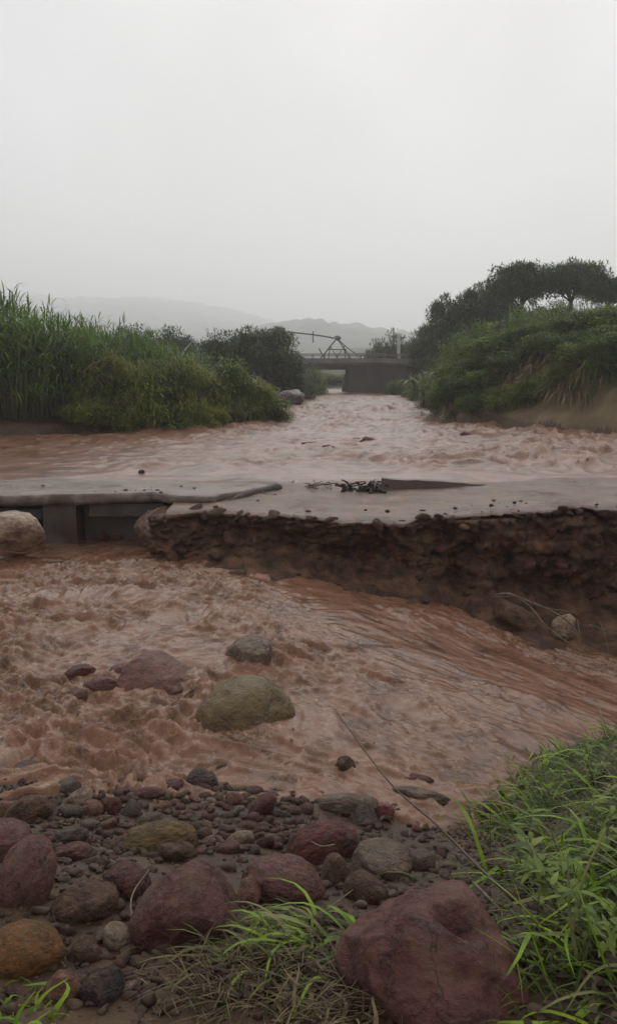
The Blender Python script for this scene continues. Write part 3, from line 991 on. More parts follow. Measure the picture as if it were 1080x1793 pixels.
# close the top back under the slab
Y2 = y_[-1:] + 2.2
V = np.concatenate([np.stack([x_, y_, z_], -1), np.stack([x_[-1:], Y2, np.full_like(Y2, 0.50)], -1)], 0)
earth = struct(link('earth_bank', mesh_data('earth_bank', V.reshape(-1, 3), grid_faces(*V.shape[:2])), M_bank))
rb = random.Random(12)
STM = [rock_mesh(760 + k, 3, cuts=5, lump=0.25) for k in range(8)]
def bank_stone(x, t, s, c, flat=0.7):
    a, b, z = bank_pt(x, t)
    o = link('stone', rb.choice(STM), MR[c], earth, loc=(float(a), float(b) + s * 0.25, float(z)), rot=(rb.uniform(-.5, .5), rb.uniform(-.5, .5), rb.uniform(0, 6)),
             scale=(s * rb.uniform(0.9, 1.5), s * rb.uniform(0.8, 1.1), s * rb.uniform(flat * 0.8, flat * 1.2)))
    return o
for k in range(110):
    x = rb.uniform(-1.7, 4.2)
    bank_stone(x, rb.uniform(0.22, 0.93), rb.uniform(0.02, 0.075) * (1.2 if rb.random() < .25 else 1), rb.choice(['brown', 'mauve', 'darkred', 'brown', 'brown', 'maroon', 'dark', 'brown', 'dark']))
for u, v, s, c in [(820, 928, 0.07, 'pale'), (768, 996, 0.10, 'olive'), (670, 985, 0.05, 'grey'), (940, 1000, 0.09, 'mauve'), (1000, 1005, 0.08, 'mauve'), (1050, 990, 0.10, 'brown'),
                   (760, 1012, 0.12, 'brown'), (560, 995, 0.07, 'brown'), (450, 980, 0.09, 'brown'), (400, 960, 0.12, 'brown'), (380, 985, 0.11, 'brown'), (890, 960, 0.07, 'mauve')]:
    x = at_y(u, v, 9.8).x
    z = at_y(u, v, 9.8).z
    zb = float(water_z(x)) - 0.25
    bank_stone(x, min(0.95, max(0.1, (z - zb) / (0.53 - zb))), s, c)

for k in range(90):
    x = rb.uniform(-1.7, 4.3)
    s_ = rb.uniform(0.03, 0.085)
    link('clod', rb.choice(STM), M_bank, earth, loc=(x, float(yt(x)) + rb.uniform(-0.03, 0.10), rb.uniform(0.46, 0.575) + 0.05 * float(sst(2.0, 4.0, x))), rot=(rb.uniform(-.6, .6), rb.uniform(-.6, .6), rb.uniform(0, 6)),
         scale=(s_ * rb.uniform(1.0, 1.9), s_, s_ * rb.uniform(0.45, 0.8)))
M_mud = mat('mud_coated_concrete', [(0.075, 0.042, 0.029), (0.185, 0.118, 0.086), (0.30, 0.215, 0.168)], scale=3.0, rough=(0.28, 0.72), spec=0.32, bump=0.8, bscale=20, detail=12,
            stops=[0.36, 0.5, 0.64], patch=((0.125, 0.066, 0.042), 1.2, 0.44, 0.60), coords='Object')
def rfront(u):
    x = -1.75 + u * 9.5
    return (x, float(yt(x)) - 0.02 + 0.10 * float(fbm(x * 2.5, 2.0, 0, 3, 231)) + 0.07 * float(fbm(x * 13, 2.0, 0, 3, 232)))
def rback(u):
    return (-1.75 + u * 9.5, 13.3)
def rtop(x, y):
    t = np.clip((y - 10.0) / 2.4, 0, 1)
    return 0.575 + 0.11 * t + 0.05 * sst(2.0, 4.0, x) + 0.0 * x - 0.06 * sst(12.3, 13.2, y)
V, F = slab_mesh(rfront, rback, rtop, lambda x: 0.055 + 0.04 * vn(x * 3, 3.0, 0, 6), n_u=520, n_v=60, seed=233, bump=0.035, lip=0.035)
broken = link('broken_slab', mesh_data('broken_slab', V, F), M_mud)
tag(broken, 'mud covered broken road slab overhanging the dark eroded bank', 'concrete slab')

# rounded lump of broken concrete at the culvert corner
lump = put_rock('concrete_lump', 292, 930, 118, 92, 8, 'brown', None, 0, on=at_z(290, 962, 0.0) , me=rock_mesh(801, 6, cuts=7, lump=0.3, rough=0.10), depth=1.0)
lump.material_slots[0].link = 'OBJECT'
lump.material_slots[0].material = M_mud
tag(lump, 'rounded eroded lump of broken concrete at the corner of the culvert', 'rubble')
put_rock('boulder', 25, 930, 108, 74, 4, 'pale', 'pale rounded boulder lying in the culvert mouth under the ford slab', 803, on=at_z(25, 985, 0.0), kw=dict(cuts=3, lump=0.15), cat='boulder', depth=1.1)
put_rock('stone', 96, 925, 40, 34, 0, 'mauve', 'small reddish stone between the pale culvert boulder and the pier', 805, on=at_z(96, 940, 0.0), kw=dict(cuts=4), cat='stone')
put_rock('stone', 158, 928, 34, 22, -10, 'pink', 'pale bent stone at the foot of the dark abutment wall', 807, on=at_z(158, 938, 0.0), kw=dict(cuts=4), cat='stone')
put_rock('stone', 204, 942, 22, 16, 0, 'brown', 'small block of rubble awash at the foot of the abutment wall', 809, on=at_z(204, 948, 0.0), kw=dict(cuts=6), cat='stone')
put_rock('stone', 180, 940, 18, 22, 0, 'darkred', 'tiny upright dark stone awash before the abutment wall', 811, on=at_z(180, 948, 0.0), kw=dict(cuts=6), cat='stone')
# foot of the earth bank, right
put_rock('boulder', 900, 1082, 84, 46, 28, 'brown', 'dark muddy boulder at the foot of the eroded bank under the roots', 813, on=pool_pt(905, 1112), kw=dict(cuts=5), cat='boulder')
put_rock('stone', 985, 1102, 44, 60, 24, 'pale', 'pale stone caught in looping roots at the bank foot', 815, on=pool_pt(985, 1132), kw=dict(cuts=7, lump=0.45, rough=0.1), cat='stone')
put_rock('stone', 813, 1053, 46, 24, -6, 'grey', 'grey angular stone at the foot of the bank above the rough water', 817, on=pool_pt(813, 1064), kw=dict(cuts=6), cat='stone')
put_rock('pebble', 834, 1054, 12, 10, 0, 'pale', 'tiny bright pebble touching the grey angular stone', 819, on=pool_pt(834, 1062), kw=dict(cuts=3), cat='pebble', sub=4)

# tilted slab edge upstream of the broken slab
M_brown = mat('brown_mud_face', [(0.060, 0.034, 0.023), (0.085, 0.048, 0.033), (0.11, 0.064, 0.045)], scale=3.0, rough=(0.4, 0.6), bump=0.25, bscale=14, coords='Object')
a0, a1 = at_y(664, 869, 11.75), at_y(940, 856, 12.3)
t0, t1 = at_y(668, 838, 11.80), at_y(940, 853, 12.32)
n = 40
Vt, Ft = [], []
for i in range(n + 1):
    f = i / n
    b = a0.lerp(a1, f)
    b.z -= 0.06
    t = t0.lerp(t1, f)
    t.z += 0.008 * float(vn(f * 14, 0.3, 0, 9))
    Vt += [b, b.lerp(t, 0.5), t, t + Vector((0.02, 0.25, -0.01)), t + Vector((0.02, 0.3, -0.3))]
for i in range(n):
    for k in range(4):
        Ft.append((i * 5 + k, (i + 1) * 5 + k, (i + 1) * 5 + k + 1, i * 5 + k + 1))
    Ft.append((i * 5 + 4, (i + 1) * 5 + 4, (i + 1) * 5, i * 5))
Ft += [(0, 1, 2, 3, 4), tuple(n * 5 + k for k in (4, 3, 2, 1, 0))]
tag(link('tilted_slab', mesh_data('tilted_slab', Vt, Ft, False), M_brown), 'tilted slab edge with smooth dark brown face tapering along the water', 'concrete slab')

# ------------------------------------------------------------------ debris on the ford
M_bark = mat('wet_bark', [(0.020, 0.013, 0.010), (0.045, 0.030, 0.022), (0.085, 0.060, 0.045)], scale=8, rough=(0.4, 0.7), bump=0.7, bscale=30, stretch=(1, 1, 1))
M_stick = mat('pale_stick', [(0.07, 0.05, 0.03), (0.15, 0.11, 0.065), (0.24, 0.19, 0.12)], scale=14, rough=(0.5, 0.7), bump=0.3)
M_reed = mat('brown_stem', [(0.035, 0.022, 0.014), (0.070, 0.045, 0.026), (0.12, 0.08, 0.045)], scale=10, rough=(0.4, 0.6), bump=0.3)
def stick(name, pts, r0, r1, m, label, cat, n=24, sides=7, parent=None, seed=0, knob=0.25, group=None):
    P = smooth_path(pts, n)
    R = [r0 + (r1 - r0) * i / n for i in range(n + 1)]
    V, F = tube(P, R, sides, knob, seed)
    o = link(name, mesh_data(name, V, F), m, parent)
    if label:
        tag(o, label, cat, group)
    return o
log = empty('dark_gap_log', at_z(430, 872, 0.68))  # added log whose dark bark stands in for the shade under the slab edge
tag(log, 'dark jagged log standing in for the shaded gap at the slab edge', 'driftwood')
lb = log.location.copy()
pts = [at_y(368, 890, 10.9) - lb, at_y(400, 880, 11.1) - lb, at_y(440, 866, 11.5) - lb, at_y(488, 855, 12.0) - lb]
stick('trunk', pts, 0.04, 0.085, M_bark, None, None, parent=log, knob=0.5, seed=3)
stick('branch', [at_y(420, 872, 11.3) - lb, at_y(405, 868, 11.25) - lb, at_y(388, 872, 11.2) - lb], 0.022, 0.008, M_bark, None, None, n=8, parent=log)
stick('branch', [at_y(455, 862, 11.6) - lb, at_y(470, 868, 11.5) - lb, at_y(484, 866, 11.5) - lb], 0.03, 0.012, M_bark, None, None, n=8, parent=log)
def tangle(name, u0, u1, v0, v1, yd, n, m, label, seed, r=0.012, cat='debris'):
    root = empty(name, at_y((u0 + u1) / 2, v1, yd))
    tag(root, label, cat)
    rr = random.Random(seed)
    for k in range(n):
        c = at_y(rr.uniform(u0, u1), rr.uniform(v0, v1), yd + rr.uniform(-0.1, 0.1)) - root.location
        d = Vector((rr.uniform(-1, 1), rr.uniform(-1, 1), rr.uniform(-0.3, 0.5))) * 0.12
        stick('twig', [c - d, c + Vector((0, 0, rr.uniform(-.02, .04))), c + d], r * rr.uniform(0.6, 1.3), r * 0.4, m, None, None, n=5, sides=5, parent=root, seed=k)
    return root
dt = tangle('driftwood_tangle', 598, 668, 846, 866, 11.72, 55, M_bark, 'dark tangle of driftwood twigs at the end of the tilted slab', 8, 0.02)
for k, (u, v, s, c) in enumerate([(612, 860, 0.06, 'dark'), (640, 856, 0.07, 'dark'), (656, 850, 0.07, 'brown')]):
    link('clod', STM[k], MR[c], dt, loc=at_y(u, v, 11.8) - dt.location, scale=(s * 1.3, s, s * 0.8))
tangle('twig_tangle', 540, 594, 846, 858, 12.0, 14, M_reed, 'thin loose twigs washed up beside the dark driftwood tangle', 9, 0.010)
tangle('twig_heap', 905, 985, 848, 856, 12.4, 12, M_reed, 'thin dark twigs washed up past the tapering end of the tilted slab', 10, 0.012)
PEB = [(678, 895, 9, 'dark'), (932, 868, 9, 'dark'), (1042, 852, 12, 'pale'), (900, 880, 8, 'dark'), (640, 893, 6, 'brown'), (310, 852, 10, 'dark'), (345, 852, 7, 'brown'), (248, 826, 12, 'dark'), (860, 885, 9, 'brown'), (1000, 890, 8, 'brown')]
LB = ['lone dark pebble near the front of the broken slab', 'dark pebble below the tapering end of the tilted slab', 'bright pale stone at the water line on the broken slab', 'dark crumb of rock on the broken slab right of the tilted slab',
      'tiny brown crumb beside the lone dark pebble', 'dark pebble on the ford slab above the eroded lump', 'small brown crumb on the ford slab near the dark gap log', 'dark floating clod behind the ford slab',
      'brown crumb of mud near the slab edge', 'brown clod near the slab edge at the far right']
for i, ((u, v, s, c), lab) in enumerate(zip(PEB, LB)):
    z = 0.66 if v > 840 else 0.74
    put_rock('pebble', u, v, s, s * 0.7, 0, c, lab, 840 + i, on=at_z(u, v + s * 0.2, z - 0.02), sub=3, cat='pebble')

# crumbs of mud and grit on both slabs
def crumbs():
    rnd = np.random.RandomState(77)
    Vs, Fs, base = [], [], 0
    bv, bf = ICO[2]
    for k in range(170):
        x = rnd.uniform(-5.2, 5.0)
        f = rnd.rand() ** 1.7
        if x < -1.3:
            y0 = lfront((x + 7.5) / 7.15)[1] + 0.05
            z = 0.70 - 0.012 * (y0 + f * 1.2 - 11.2)
        else:
            y0 = float(yt(x)) + 0.08
            z = float(rtop(np.array(x), np.array(y0 + f * 1.6)))
        yv = y0 + f * (1.2 if x < -1.3 else 1.7)
        if vn(x * 1.5, yv * 2.0, 0, 88) < -0.1:
            continue
        r = 0.006 + 0.022 * rnd.rand() ** 4
        P = bv * (1 + 0.3 * rnd.uniform(-1, 1, (len(bv), 1))) * r * np.array([1.3, 1.0, 0.55])
        Vs.append(P + np.array([x, yv, z + 0.010]))
        Fs.append(bf + base)
        base += len(bv)
    return np.concatenate(Vs), np.concatenate(Fs)
cv, cf = crumbs()
struct(link('mud_crumbs', mesh_data('mud_crumbs', cv, cf, False), M_bank), 'stuff')

# roots looping at the bank foot
def px_path(pts):
    return [at_y(u, v, y) for u, v, y in pts]
root = empty('root_tangle', pool_pt(960, 1120))
tag(root, 'pale stringy roots looping out of the eroded bank over the water', 'roots')
for pts, r in [([(866, 1042, 9.05), (890, 1040, 8.9), (930, 1055, 8.75), (975, 1075, 8.6), (1005, 1100, 8.5), (1012, 1130, 8.45), (1000, 1140, 8.45)], 0.011),
               ([(890, 1038, 9.0), (925, 1060, 8.8), (950, 1090, 8.6), (975, 1112, 8.5), (1020, 1142, 8.4), (1050, 1146, 8.4)], 0.009),
               ([(860, 1045, 9.0), (905, 1046, 8.85), (945, 1062, 8.7), (990, 1070, 8.65)], 0.007),
               ([(1050, 1090, 8.6), (1060, 1120, 8.5), (1066, 1150, 8.4)], 0.007),
               ([(1010, 1085, 8.6), (1014, 1110, 8.5), (1016, 1138, 8.45)], 0.006),
               ([(1030, 1094, 8.6), (1060, 1104, 8.6), (1085, 1112, 8.6)], 0.008)]:
    stick('root', [p - root.location for p in px_path(pts)], r, r * 0.5, M_stick, None, None, n=20, sides=5, parent=root)

# dark flecks standing in for the shade between wavelets: uncountable
def flecks():
    rnd = np.random.RandomState(17)
    Vs, Fs = [], []
    b = 0
    def add(x, yv, z, s):
        nonlocal b
        a = rnd.uniform(0, 6.28)
        k = rnd.randint(4, 7)
        ang = np.sort(rnd.uniform(0, 6.28, k))
        rad = s * rnd.uniform(0.4, 1.0, k)
        P = np.stack([np.cos(ang) * rad * 1.6, np.sin(ang) * rad * 0.6, rnd.uniform(-.1, .2, k) * s], 1)
        R = np.array([[math.cos(a), -math.sin(a), 0], [math.sin(a), math.cos(a), 0], [0, 0, 1]])
        P = P @ R.T + np.array([x, yv, z])
        top = np.array([[x, yv, z + s * 0.18]])
        Vs.append(np.concatenate([P, top]))
        for i in range(k):
            Fs.append((b + i, b + (i + 1) % k, b + k))
        b += k + 1
    X = rnd.uniform(-4.2, 3.2, 30000)
    Y = rnd.uniform(4.4, 10.8, 30000)
    Z, T = pool_height(X, Y)
    cl = fbm(X * 1.1, Y * 1.3, 0, 3, 311)
    keep = rnd.rand(30000) < (0.02 + 0.55 * T * sst(-0.05, 0.30, cl))
    for x, yv, z in zip(X[keep], Y[keep], Z[keep]):
        add(x, yv, z + 0.004, rnd.uniform(0.004, 0.018))
    X = rnd.uniform(-8, 9, 12000)
    Y = 13.0 + 28 * rnd.rand(12000) ** 1.4
    Z, T = river_height(X, Y)
    cl = fbm(X * 0.5, Y * 0.35, 0, 3, 313)
    keep = (rnd.rand(12000) < 0.16 * T * sst(0.0, 0.3, cl)) & (X > np.interp(Y, LBY, LBX)) & (X < np.interp(Y, RBY, RBX))
    for x, yv, z in zip(X[keep], Y[keep], Z[keep]):
        add(x, yv, z + 0.01, rnd.uniform(0.015, 0.05))
    return np.concatenate(Vs), Fs
fv, ff = flecks()
M_fleck = mat('ripple_shade', [(0.018, 0.011, 0.007), (0.045, 0.026, 0.015), (0.10, 0.06, 0.03)], scale=9, rough=(0.5, 0.7), bump=0)
struct(link('ripple_shade_flecks', mesh_data('ripple_shade_flecks', fv, ff, False), M_fleck), 'stuff')

# ------------------------------------------------------------------ vegetation
L_cane = leaf_mat('cane_leaves', (0.0454, 0.0985, 0.0115), (0.2128, 0.3335, 0.0292), 0.9, trans=0.3)
L_fern = leaf_mat('feathery_leaves', (0.0727, 0.0978, 0.0132), (0.2788, 0.3024, 0.0373), 0.8, trans=0.35)
L_shrub = leaf_mat('shrub_leaves', (0.0458, 0.0845, 0.0145), (0.2154, 0.2758, 0.0318), 0.8, trans=0.3)
L_dark = leaf_mat('dark_tree_leaves', (0.0341, 0.0583, 0.0191), (0.0935, 0.1298, 0.0392), 0.6)
L_pale = leaf_mat('broad_pale_leaves', (0.10, 0.13, 0.045), (0.20, 0.23, 0.09), 1.5)
L_dry = leaf_mat('dry_grass', (0.1400, 0.0980, 0.0490), (0.3080, 0.2310, 0.1260), 2.0)
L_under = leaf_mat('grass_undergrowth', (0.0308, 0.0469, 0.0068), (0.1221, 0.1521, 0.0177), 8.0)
L_grass = leaf_mat('fresh_grass', (0.0756, 0.1558, 0.0030), (0.2951, 0.4253, 0.0103), 6.0, rough=0.45)
M_trunk = mat('tree_bark', [(0.025, 0.020, 0.016), (0.055, 0.045, 0.036), (0.09, 0.075, 0.06)], scale=4, rough=(0.7, 0.9), bump=0.5)
M_stemg = mat('cane_stem', [(0.05, 0.055, 0.02), (0.10, 0.10, 0.045), (0.17, 0.15, 0.08)], scale=5, rough=(0.5, 0.7), bump=0.1)

def blades(P0, D, L, Wd, droop, seg=3):
    """strips: start points, start directions (unit), lengths, widths, droop -> V,F"""
    n = len(P0)
    side = np.cross(D, np.array([0, 0, 1.0])) + 1e-6
    side /= np.linalg.norm(side, axis=1)[:, None]
    rows = []
    p = P0.copy()
    d = D.copy()
    prof = [0.55, 1.0, 0.75, 0.02] if seg == 3 else [0.6] + [1.0 - 0.98 * (k / seg) ** 2.2 for k in range(1, seg + 1)]
    for k in range(seg + 1):
        w = (Wd * prof[k] * 0.5)[:, None] * side
        rows.append(np.stack([p - w, p + w], 1))
        d = d + np.array([0, 0, -1.0]) * (droop[:, None] / seg)
        d /= np.linalg.norm(d, axis=1)[:, None]
        p = p + d * (L / seg)[:, None]
    A = np.stack(rows, 1).reshape(n, (seg + 1) * 2, 3)
    f = np.array([[2 * k, 2 * k + 1, 2 * k + 3, 2 * k + 2] for k in range(seg)])
    F = (f[None] + (np.arange(n) * (seg + 1) * 2)[:, None, None]).reshape(-1, 4)
    return A.reshape(-1, 3), F

def unit(a):
    return a / np.linalg.norm(a, axis=1)[:, None]

def cane_proto(seed, nst=34, H=3.5, R=0.75):
    rnd = np.random.RandomState(seed)
    mb = MB()
    P, D, L, Wd, dr = [], [], [], [], []
    for k in range(nst):
        a, r = rnd.uniform(0, 6.28), R * math.sqrt(rnd.rand())
        x, yv = r * math.cos(a), r * math.sin(a)
        h = H * rnd.uniform(0.62, 1.0)
        lx, ly = rnd.normal(0, 0.16, 2)
        pts = [Vector((x + lx * h * t * t, yv + ly * h * t * t, h * t)) for t in (0, 0.33, 0.66, 1)]
        mb.tube(pts, [0.016, 0.014, 0.011, 0.004], 4)
        nl = rnd.randint(13, 19)
        for q in range(nl):
            t = 0.22 + 0.78 * (q + rnd.rand()) / nl
            w = rnd.uniform(0, 6.28)
            e = rnd.uniform(0.5, 1.2) + 0.4 * (t > 0.9)
            P.append((x + lx * h * t * t, yv + ly * h * t * t, h * t))
            D.append((math.cos(w) * math.cos(e), math.sin(w) * math.cos(e), math.sin(e)))
            L.append(rnd.uniform(0.40, 0.75))
            Wd.append(rnd.uniform(0.035, 0.06))
            dr.append(rnd.uniform(0.7, 2.2))
    V, F = blades(np.array(P), unit(np.array(D)), np.array(L), np.array(Wd), np.array(dr))
    return mesh_data('foliage', V, F, True), mesh_data('stem', mb.V, mb.F)

def cloud(seed, centres, radii, per, ln, wd, seg=1, droop=0.6, flat=0.75):
    rnd = np.random.RandomState(seed)
    C = np.repeat(np.array(centres), per, 0)
    R = np.repeat(np.array(radii), per)
    o = unit(rnd.normal(size=(len(C), 3))) * (rnd.rand(len(C)) ** 0.45 * R)[:, None]
    o[:, 2] *= flat
    P = C + o
    D = unit(o * 0.8 / (R[:, None] + 1e-6) + rnd.normal(0, 0.55, (len(C), 3)) + np.array([0, 0, 0.25]))
    L = ln * rnd.uniform(0.6, 1.3, len(C))
    return blades(P, D, L, wd * rnd.uniform(0.7, 1.3, len(C)), droop * rnd.uniform(0.3, 1.6, len(C)), seg)

def ell_centres(rnd, n, rx, ry, rz, shell=0.55, z0=0.0, zmin=-0.9):
    out = []
    while len(out) < n:
        d = rnd.normal(size=3)
        d /= np.linalg.norm(d)
        if d[2] < zmin:
            continue
        r = shell + (1 - shell) * rnd.rand()
        out.append((d[0] * rx * r, d[1] * ry * r, d[2] * rz * r + z0))
    return out

def shrub_proto(seed, n=60, per=55, rx=1.0, rz=0.8, ln=0.13, wd=0.045, droop=0.8, seg=2, cl=0.30):
    rnd = np.random.RandomState(seed)
    C = ell_centres(rnd, n, rx, rx, rz, 0.45, rz * 0.95)
    V, F = cloud(seed, C, [cl * rnd.uniform(0.6, 1.3) for _ in C], per, ln, wd, seg, droop)
    mb = MB()
    for c in C[::4]:
        mb.tube([Vector((c[0] * 0.1, c[1] * 0.1, 0)), Vector((c[0] * 0.45, c[1] * 0.45, c[2] * 0.6)), Vector(c)], [0.03, 0.02, 0.008], 4)
    return mesh_data('foliage', V, F), mesh_data('stem', mb.V, mb.F)

def tree_proto(seed, H=5.0, rx=1.9, rz=1.0, trunk_h=0.55, n=46, per=90, ln=0.17, wd=0.09, crad=0.5):
    rnd = np.random.RandomState(seed)
    zc = H - rz
    C = [(c[0], c[1], c[2] + 0.10 * rnd.randn()) for c in ell_centres(rnd, n, rx, rx, rz, 0.35, zc, -0.8)]
    V, F = cloud(seed, C, [crad * rnd.uniform(0.6, 1.3) for _ in C], per, ln, wd, 1, 0.3, 0.8)
    mb = MB()
    th = H * trunk_h
    mb.tube([Vector((0, 0, -0.4)), Vector((0.05, 0.02, th * 0.5)), Vector((-0.05, 0.05, th))], [0.17, 0.13, 0.11], 7)
    for c in C[::11]:
        c = Vector((c[0] * 0.8, c[1] * 0.8, max(c[2], th)))
        m = Vector((c.x * 0.45, c.y * 0.45, th + (c.z - th) * 0.6))
        mb.tube([Vector((-0.05, 0.05, th * 0.92)), m, c], [0.07, 0.045, 0.012], 5)
    return mesh_data('crown', V, F), mesh_data('trunk', mb.V, mb.F)

PROTO = {}
def plant(name, kind, mats, part_names, loc, rz, scale, label, cat, group=None):
    root = empty(name, loc, rz, scale)
    tag(root, label, cat, group)
    for me, m, pn in zip(kind, mats, part_names):
        link(pn, me, m, root)
    return root
CANES = [cane_proto(500 + k) for k in range(4)]
FERNS = [shrub_proto(520 + k, n=95, per=75, rx=1.0, rz=0.85, ln=0.17, wd=0.022, droop=1.6, seg=2, cl=0.26) for k in range(3)]
SHRUB = [shrub_proto(530 + k, n=85, per=60, ln=0.13, wd=0.05) for k in range(4)]
TREES = [tree_proto(540 + k, n=110, per=140, rx=1.75, rz=1.15, ln=0.22, wd=0.14, trunk_h=0.55, crad=0.5) for k in range(3)]
DTREE = [tree_proto(550 + k, H=3.4, rx=1.5, rz=1.6, trunk_h=0.25, n=140, per=110, ln=0.19, wd=0.11, crad=0.44) for k in range(3)]
rv = random.Random(21)

def grow(kind, H, u, vtop, yv, sx=1.0, **k):
    """root at the ground below photo column u at depth yv; top reaches row vtop"""
    p = at_y(u, vtop, yv)
    g = gz(p.x, yv) - 0.05
    s = (p.z - g) / H
    return Vector((p.x, yv, g)), s

# cane thicket on the left bank
ctop_u = [-120, 0, 60, 120, 170, 200, 260, 330, 360]
ctop_v = [500, 512, 532, 545, 560, 575, 585, 600, 612]
for i in range(44):
    u = -90 + 430 * (i + rv.random() * 0.8) / 44
    row = i % 3
    yv = float(np.interp(u, [-100, 0, 150, 350], [20.9, 21.2, 23.0, 25.3])) + row * 1.0
    vt = float(np.interp(u, ctop_u, ctop_v)) + rv.uniform(-8, 16) + (18 if row == 0 else 0)
    loc, s = grow(None, 3.5, u, vt, yv)
    place = 'beside the smooth water at the picture edge' if u < 60 else ('in the middle of the thicket' if u < 180 else 'where the thicket meets the feathery shrubs')
    plant('cane_clump', CANES[i % 4], (L_cane, M_stemg), ('foliage', 'stem'), loc, rv.uniform(0, 6), (s * 1.05, s * 1.05, s),
          'tall green cane clump on the muddy bank ' + place, 'cane', 'cane clumps ' + place)
# feathery shrubs sloping to the river
FL = ['yellowish feathery shrub growing against the end of the tall canes', 'broad leaved shrub below the feathery one at the end of the canes', 'tall feathery shrub under the bleached star shaped plant', 'low feathery shrub at the water under the bleached plant',
      'broad leaved shrub topping the slope before the dark tree', 'feathery shrub low on the slope in front of the broad leaved one', 'yellow green feathery shrub on the slope below the dark rounded tree', 'broad leaved shrub near the river end of the slope',
      'feathery shrub second from the river end of the left thicket', 'low feathery shrub touching the water near the river end', 'low broad leaved shrub by the trailing pale stalk', 'low feathery shrub right behind the broken upright cane stalk',
      'low feathery shrub at the foot of the tall canes', 'small broad leaved shrub at the water in the middle of the slope', 'last feathery shrub at the river end of the left thicket']
for i, (u, vt, yv, w) in enumerate([(200, 600, 22.9, 1.25), (250, 640, 22.8, 1.1), (300, 605, 24.2, 1.4), (330, 668, 23.6, 1.1), (362, 606, 25.8, 1.45), (385, 660, 24.8, 1.15),
                                    (405, 634, 26.0, 1.3), (432, 655, 26.4, 1.2), (450, 668, 26.9, 1.0), (422, 690, 25.9, 0.95), (280, 690, 23.0, 0.95), (215, 680, 22.3, 0.95), (160, 690, 22.0, 1.0), (345, 700, 24.0, 0.85), (462, 690, 27.2, 0.8)]):
    loc, s = grow(None, 1.85, u, vt, yv)
    k = FERNS[i % 3] if i % 3 != 1 else SHRUB[i % 4]
    lab = FL[i]
    plant('shrub', k, (L_fern if i % 3 != 1 else L_shrub, M_trunk), ('foliage', 'stem'), loc, rv.uniform(0, 6), (w, w, s), lab, 'shrub', 'feathery shrubs on the left bank' if i % 3 != 1 else 'broad leaved shrubs on the left bank')
# dark trees behind
for u, vt, yv, w, lab in [(405, 582, 42, 1.1, 'dark rounded tree rising behind the feathery shrubs'), (462, 574, 42, 1.35, 'largest dark rounded tree at the river bend left of the bridge'),
                          (498, 612, 44, 0.8, 'small dark tree at the river bend beside the largest one'),
                          (230, 572, 48, 1.3, 'low dark tree showing over the cane thicket'), (290, 576, 48, 1.3, 'second low dark tree over the cane thicket nearest the dry leaf'), (150, 575, 50, 1.3, 'dark tree hidden mostly behind the tallest canes')]:
    loc, s = grow(None, 3.4, u, vt, yv)
    plant('dark_tree', rv.choice(DTREE), (L_dark, M_trunk), ('crown', 'trunk'), loc, rv.uniform(0, 6), (w, w, s), lab, 'tree')
for i, (u, vt, yv, w, lab) in enumerate([(530, 645, 48, 0.8, 'dull green shrub at the foot of the bridge on the left bank'), (548, 640, 55, 0.8, 'grey green shrub touching the bridge deck end'), (485, 655, 42, 0.7, 'dusky shrub below the small dark tree at the bend'),
                                         (515, 668, 46, 0.6, 'low dusky shrub above the brown mound at the bend')]):
    loc, s = grow(None, 1.85, u, vt, yv)
    plant('shrub', SHRUB[i % 4], (L_dark if i != 1 else L_shrub, M_trunk), ('foliage', 'stem'), loc, rv.uniform(0, 6), (w, w, s), lab, 'shrub')

# right bank
for u, vt, yv, w, k, lab in [(754, 570, 62, 1.05, 2, 'dark round tree just right of the pale pole'), (680, 588, 70, 1.3, 2, 'dark tree behind the bridge beside the pale pole'), (724, 600, 70, 0.9, 2, 'low dark tree between pale pole and round tree'),
                             (792, 520, 47, 1.15, 1, 'dark leafy tree at the left end of the right bank ridge'), (850, 500, 46, 1.15, 1, 'dark tree on the ridge second from the left end'), (760, 560, 50, 0.9, 1, 'small dark tree at the foot of the ridge'),
                             (915, 464, 42, 0.90, 0, 'tall dark tree with flat crown standing on the ridge'), (1000, 459, 42, 0.92, 0, 'tallest dark tree with open crown on the ridge'), (1068, 482, 43, 0.8, 0, 'open crowned tree at the picture edge on the ridge'),
                             (872, 520, 46, 1.0, 1, 'bushy dark tree under the flat crowned tree on the ridge'), (962, 528, 46, 0.9, 1, 'bushy dark tree filling the gap between the tall ridge trees')]:
    H, pr = (5.0, TREES) if k == 0 else (3.4, DTREE)
    loc, s = grow(None, H, u, vt, yv)
    plant('ridge_tree', rv.choice(pr), (L_dark, M_trunk), ('crown', 'trunk'), loc, rv.uniform(0, 6), (w, w, s), lab, 'tree')
rows = [(33.0, [(805, 600), (830, 580), (850, 560), (890, 552), (930, 548), (970, 545), (1010, 548), (1050, 545), (1095, 540)], 1.35),
        (30.0, [(800, 640), (812, 625), (835, 605), (860, 590), (900, 570), (940, 560), (985, 560), (1030, 556), (1080, 552)], 1.25),
        (27.4, [(802, 655), (822, 640), (850, 628), (880, 612), (925, 600), (970, 598), (1020, 600), (1070, 590)], 1.05)]
ORD = ['first', 'second', 'third', 'fourth', 'fifth', 'sixth', 'seventh', 'eighth', 'ninth', 'tenth', 'eleventh', 'twelfth', 'thirteenth', 'fourteenth', 'fifteenth']
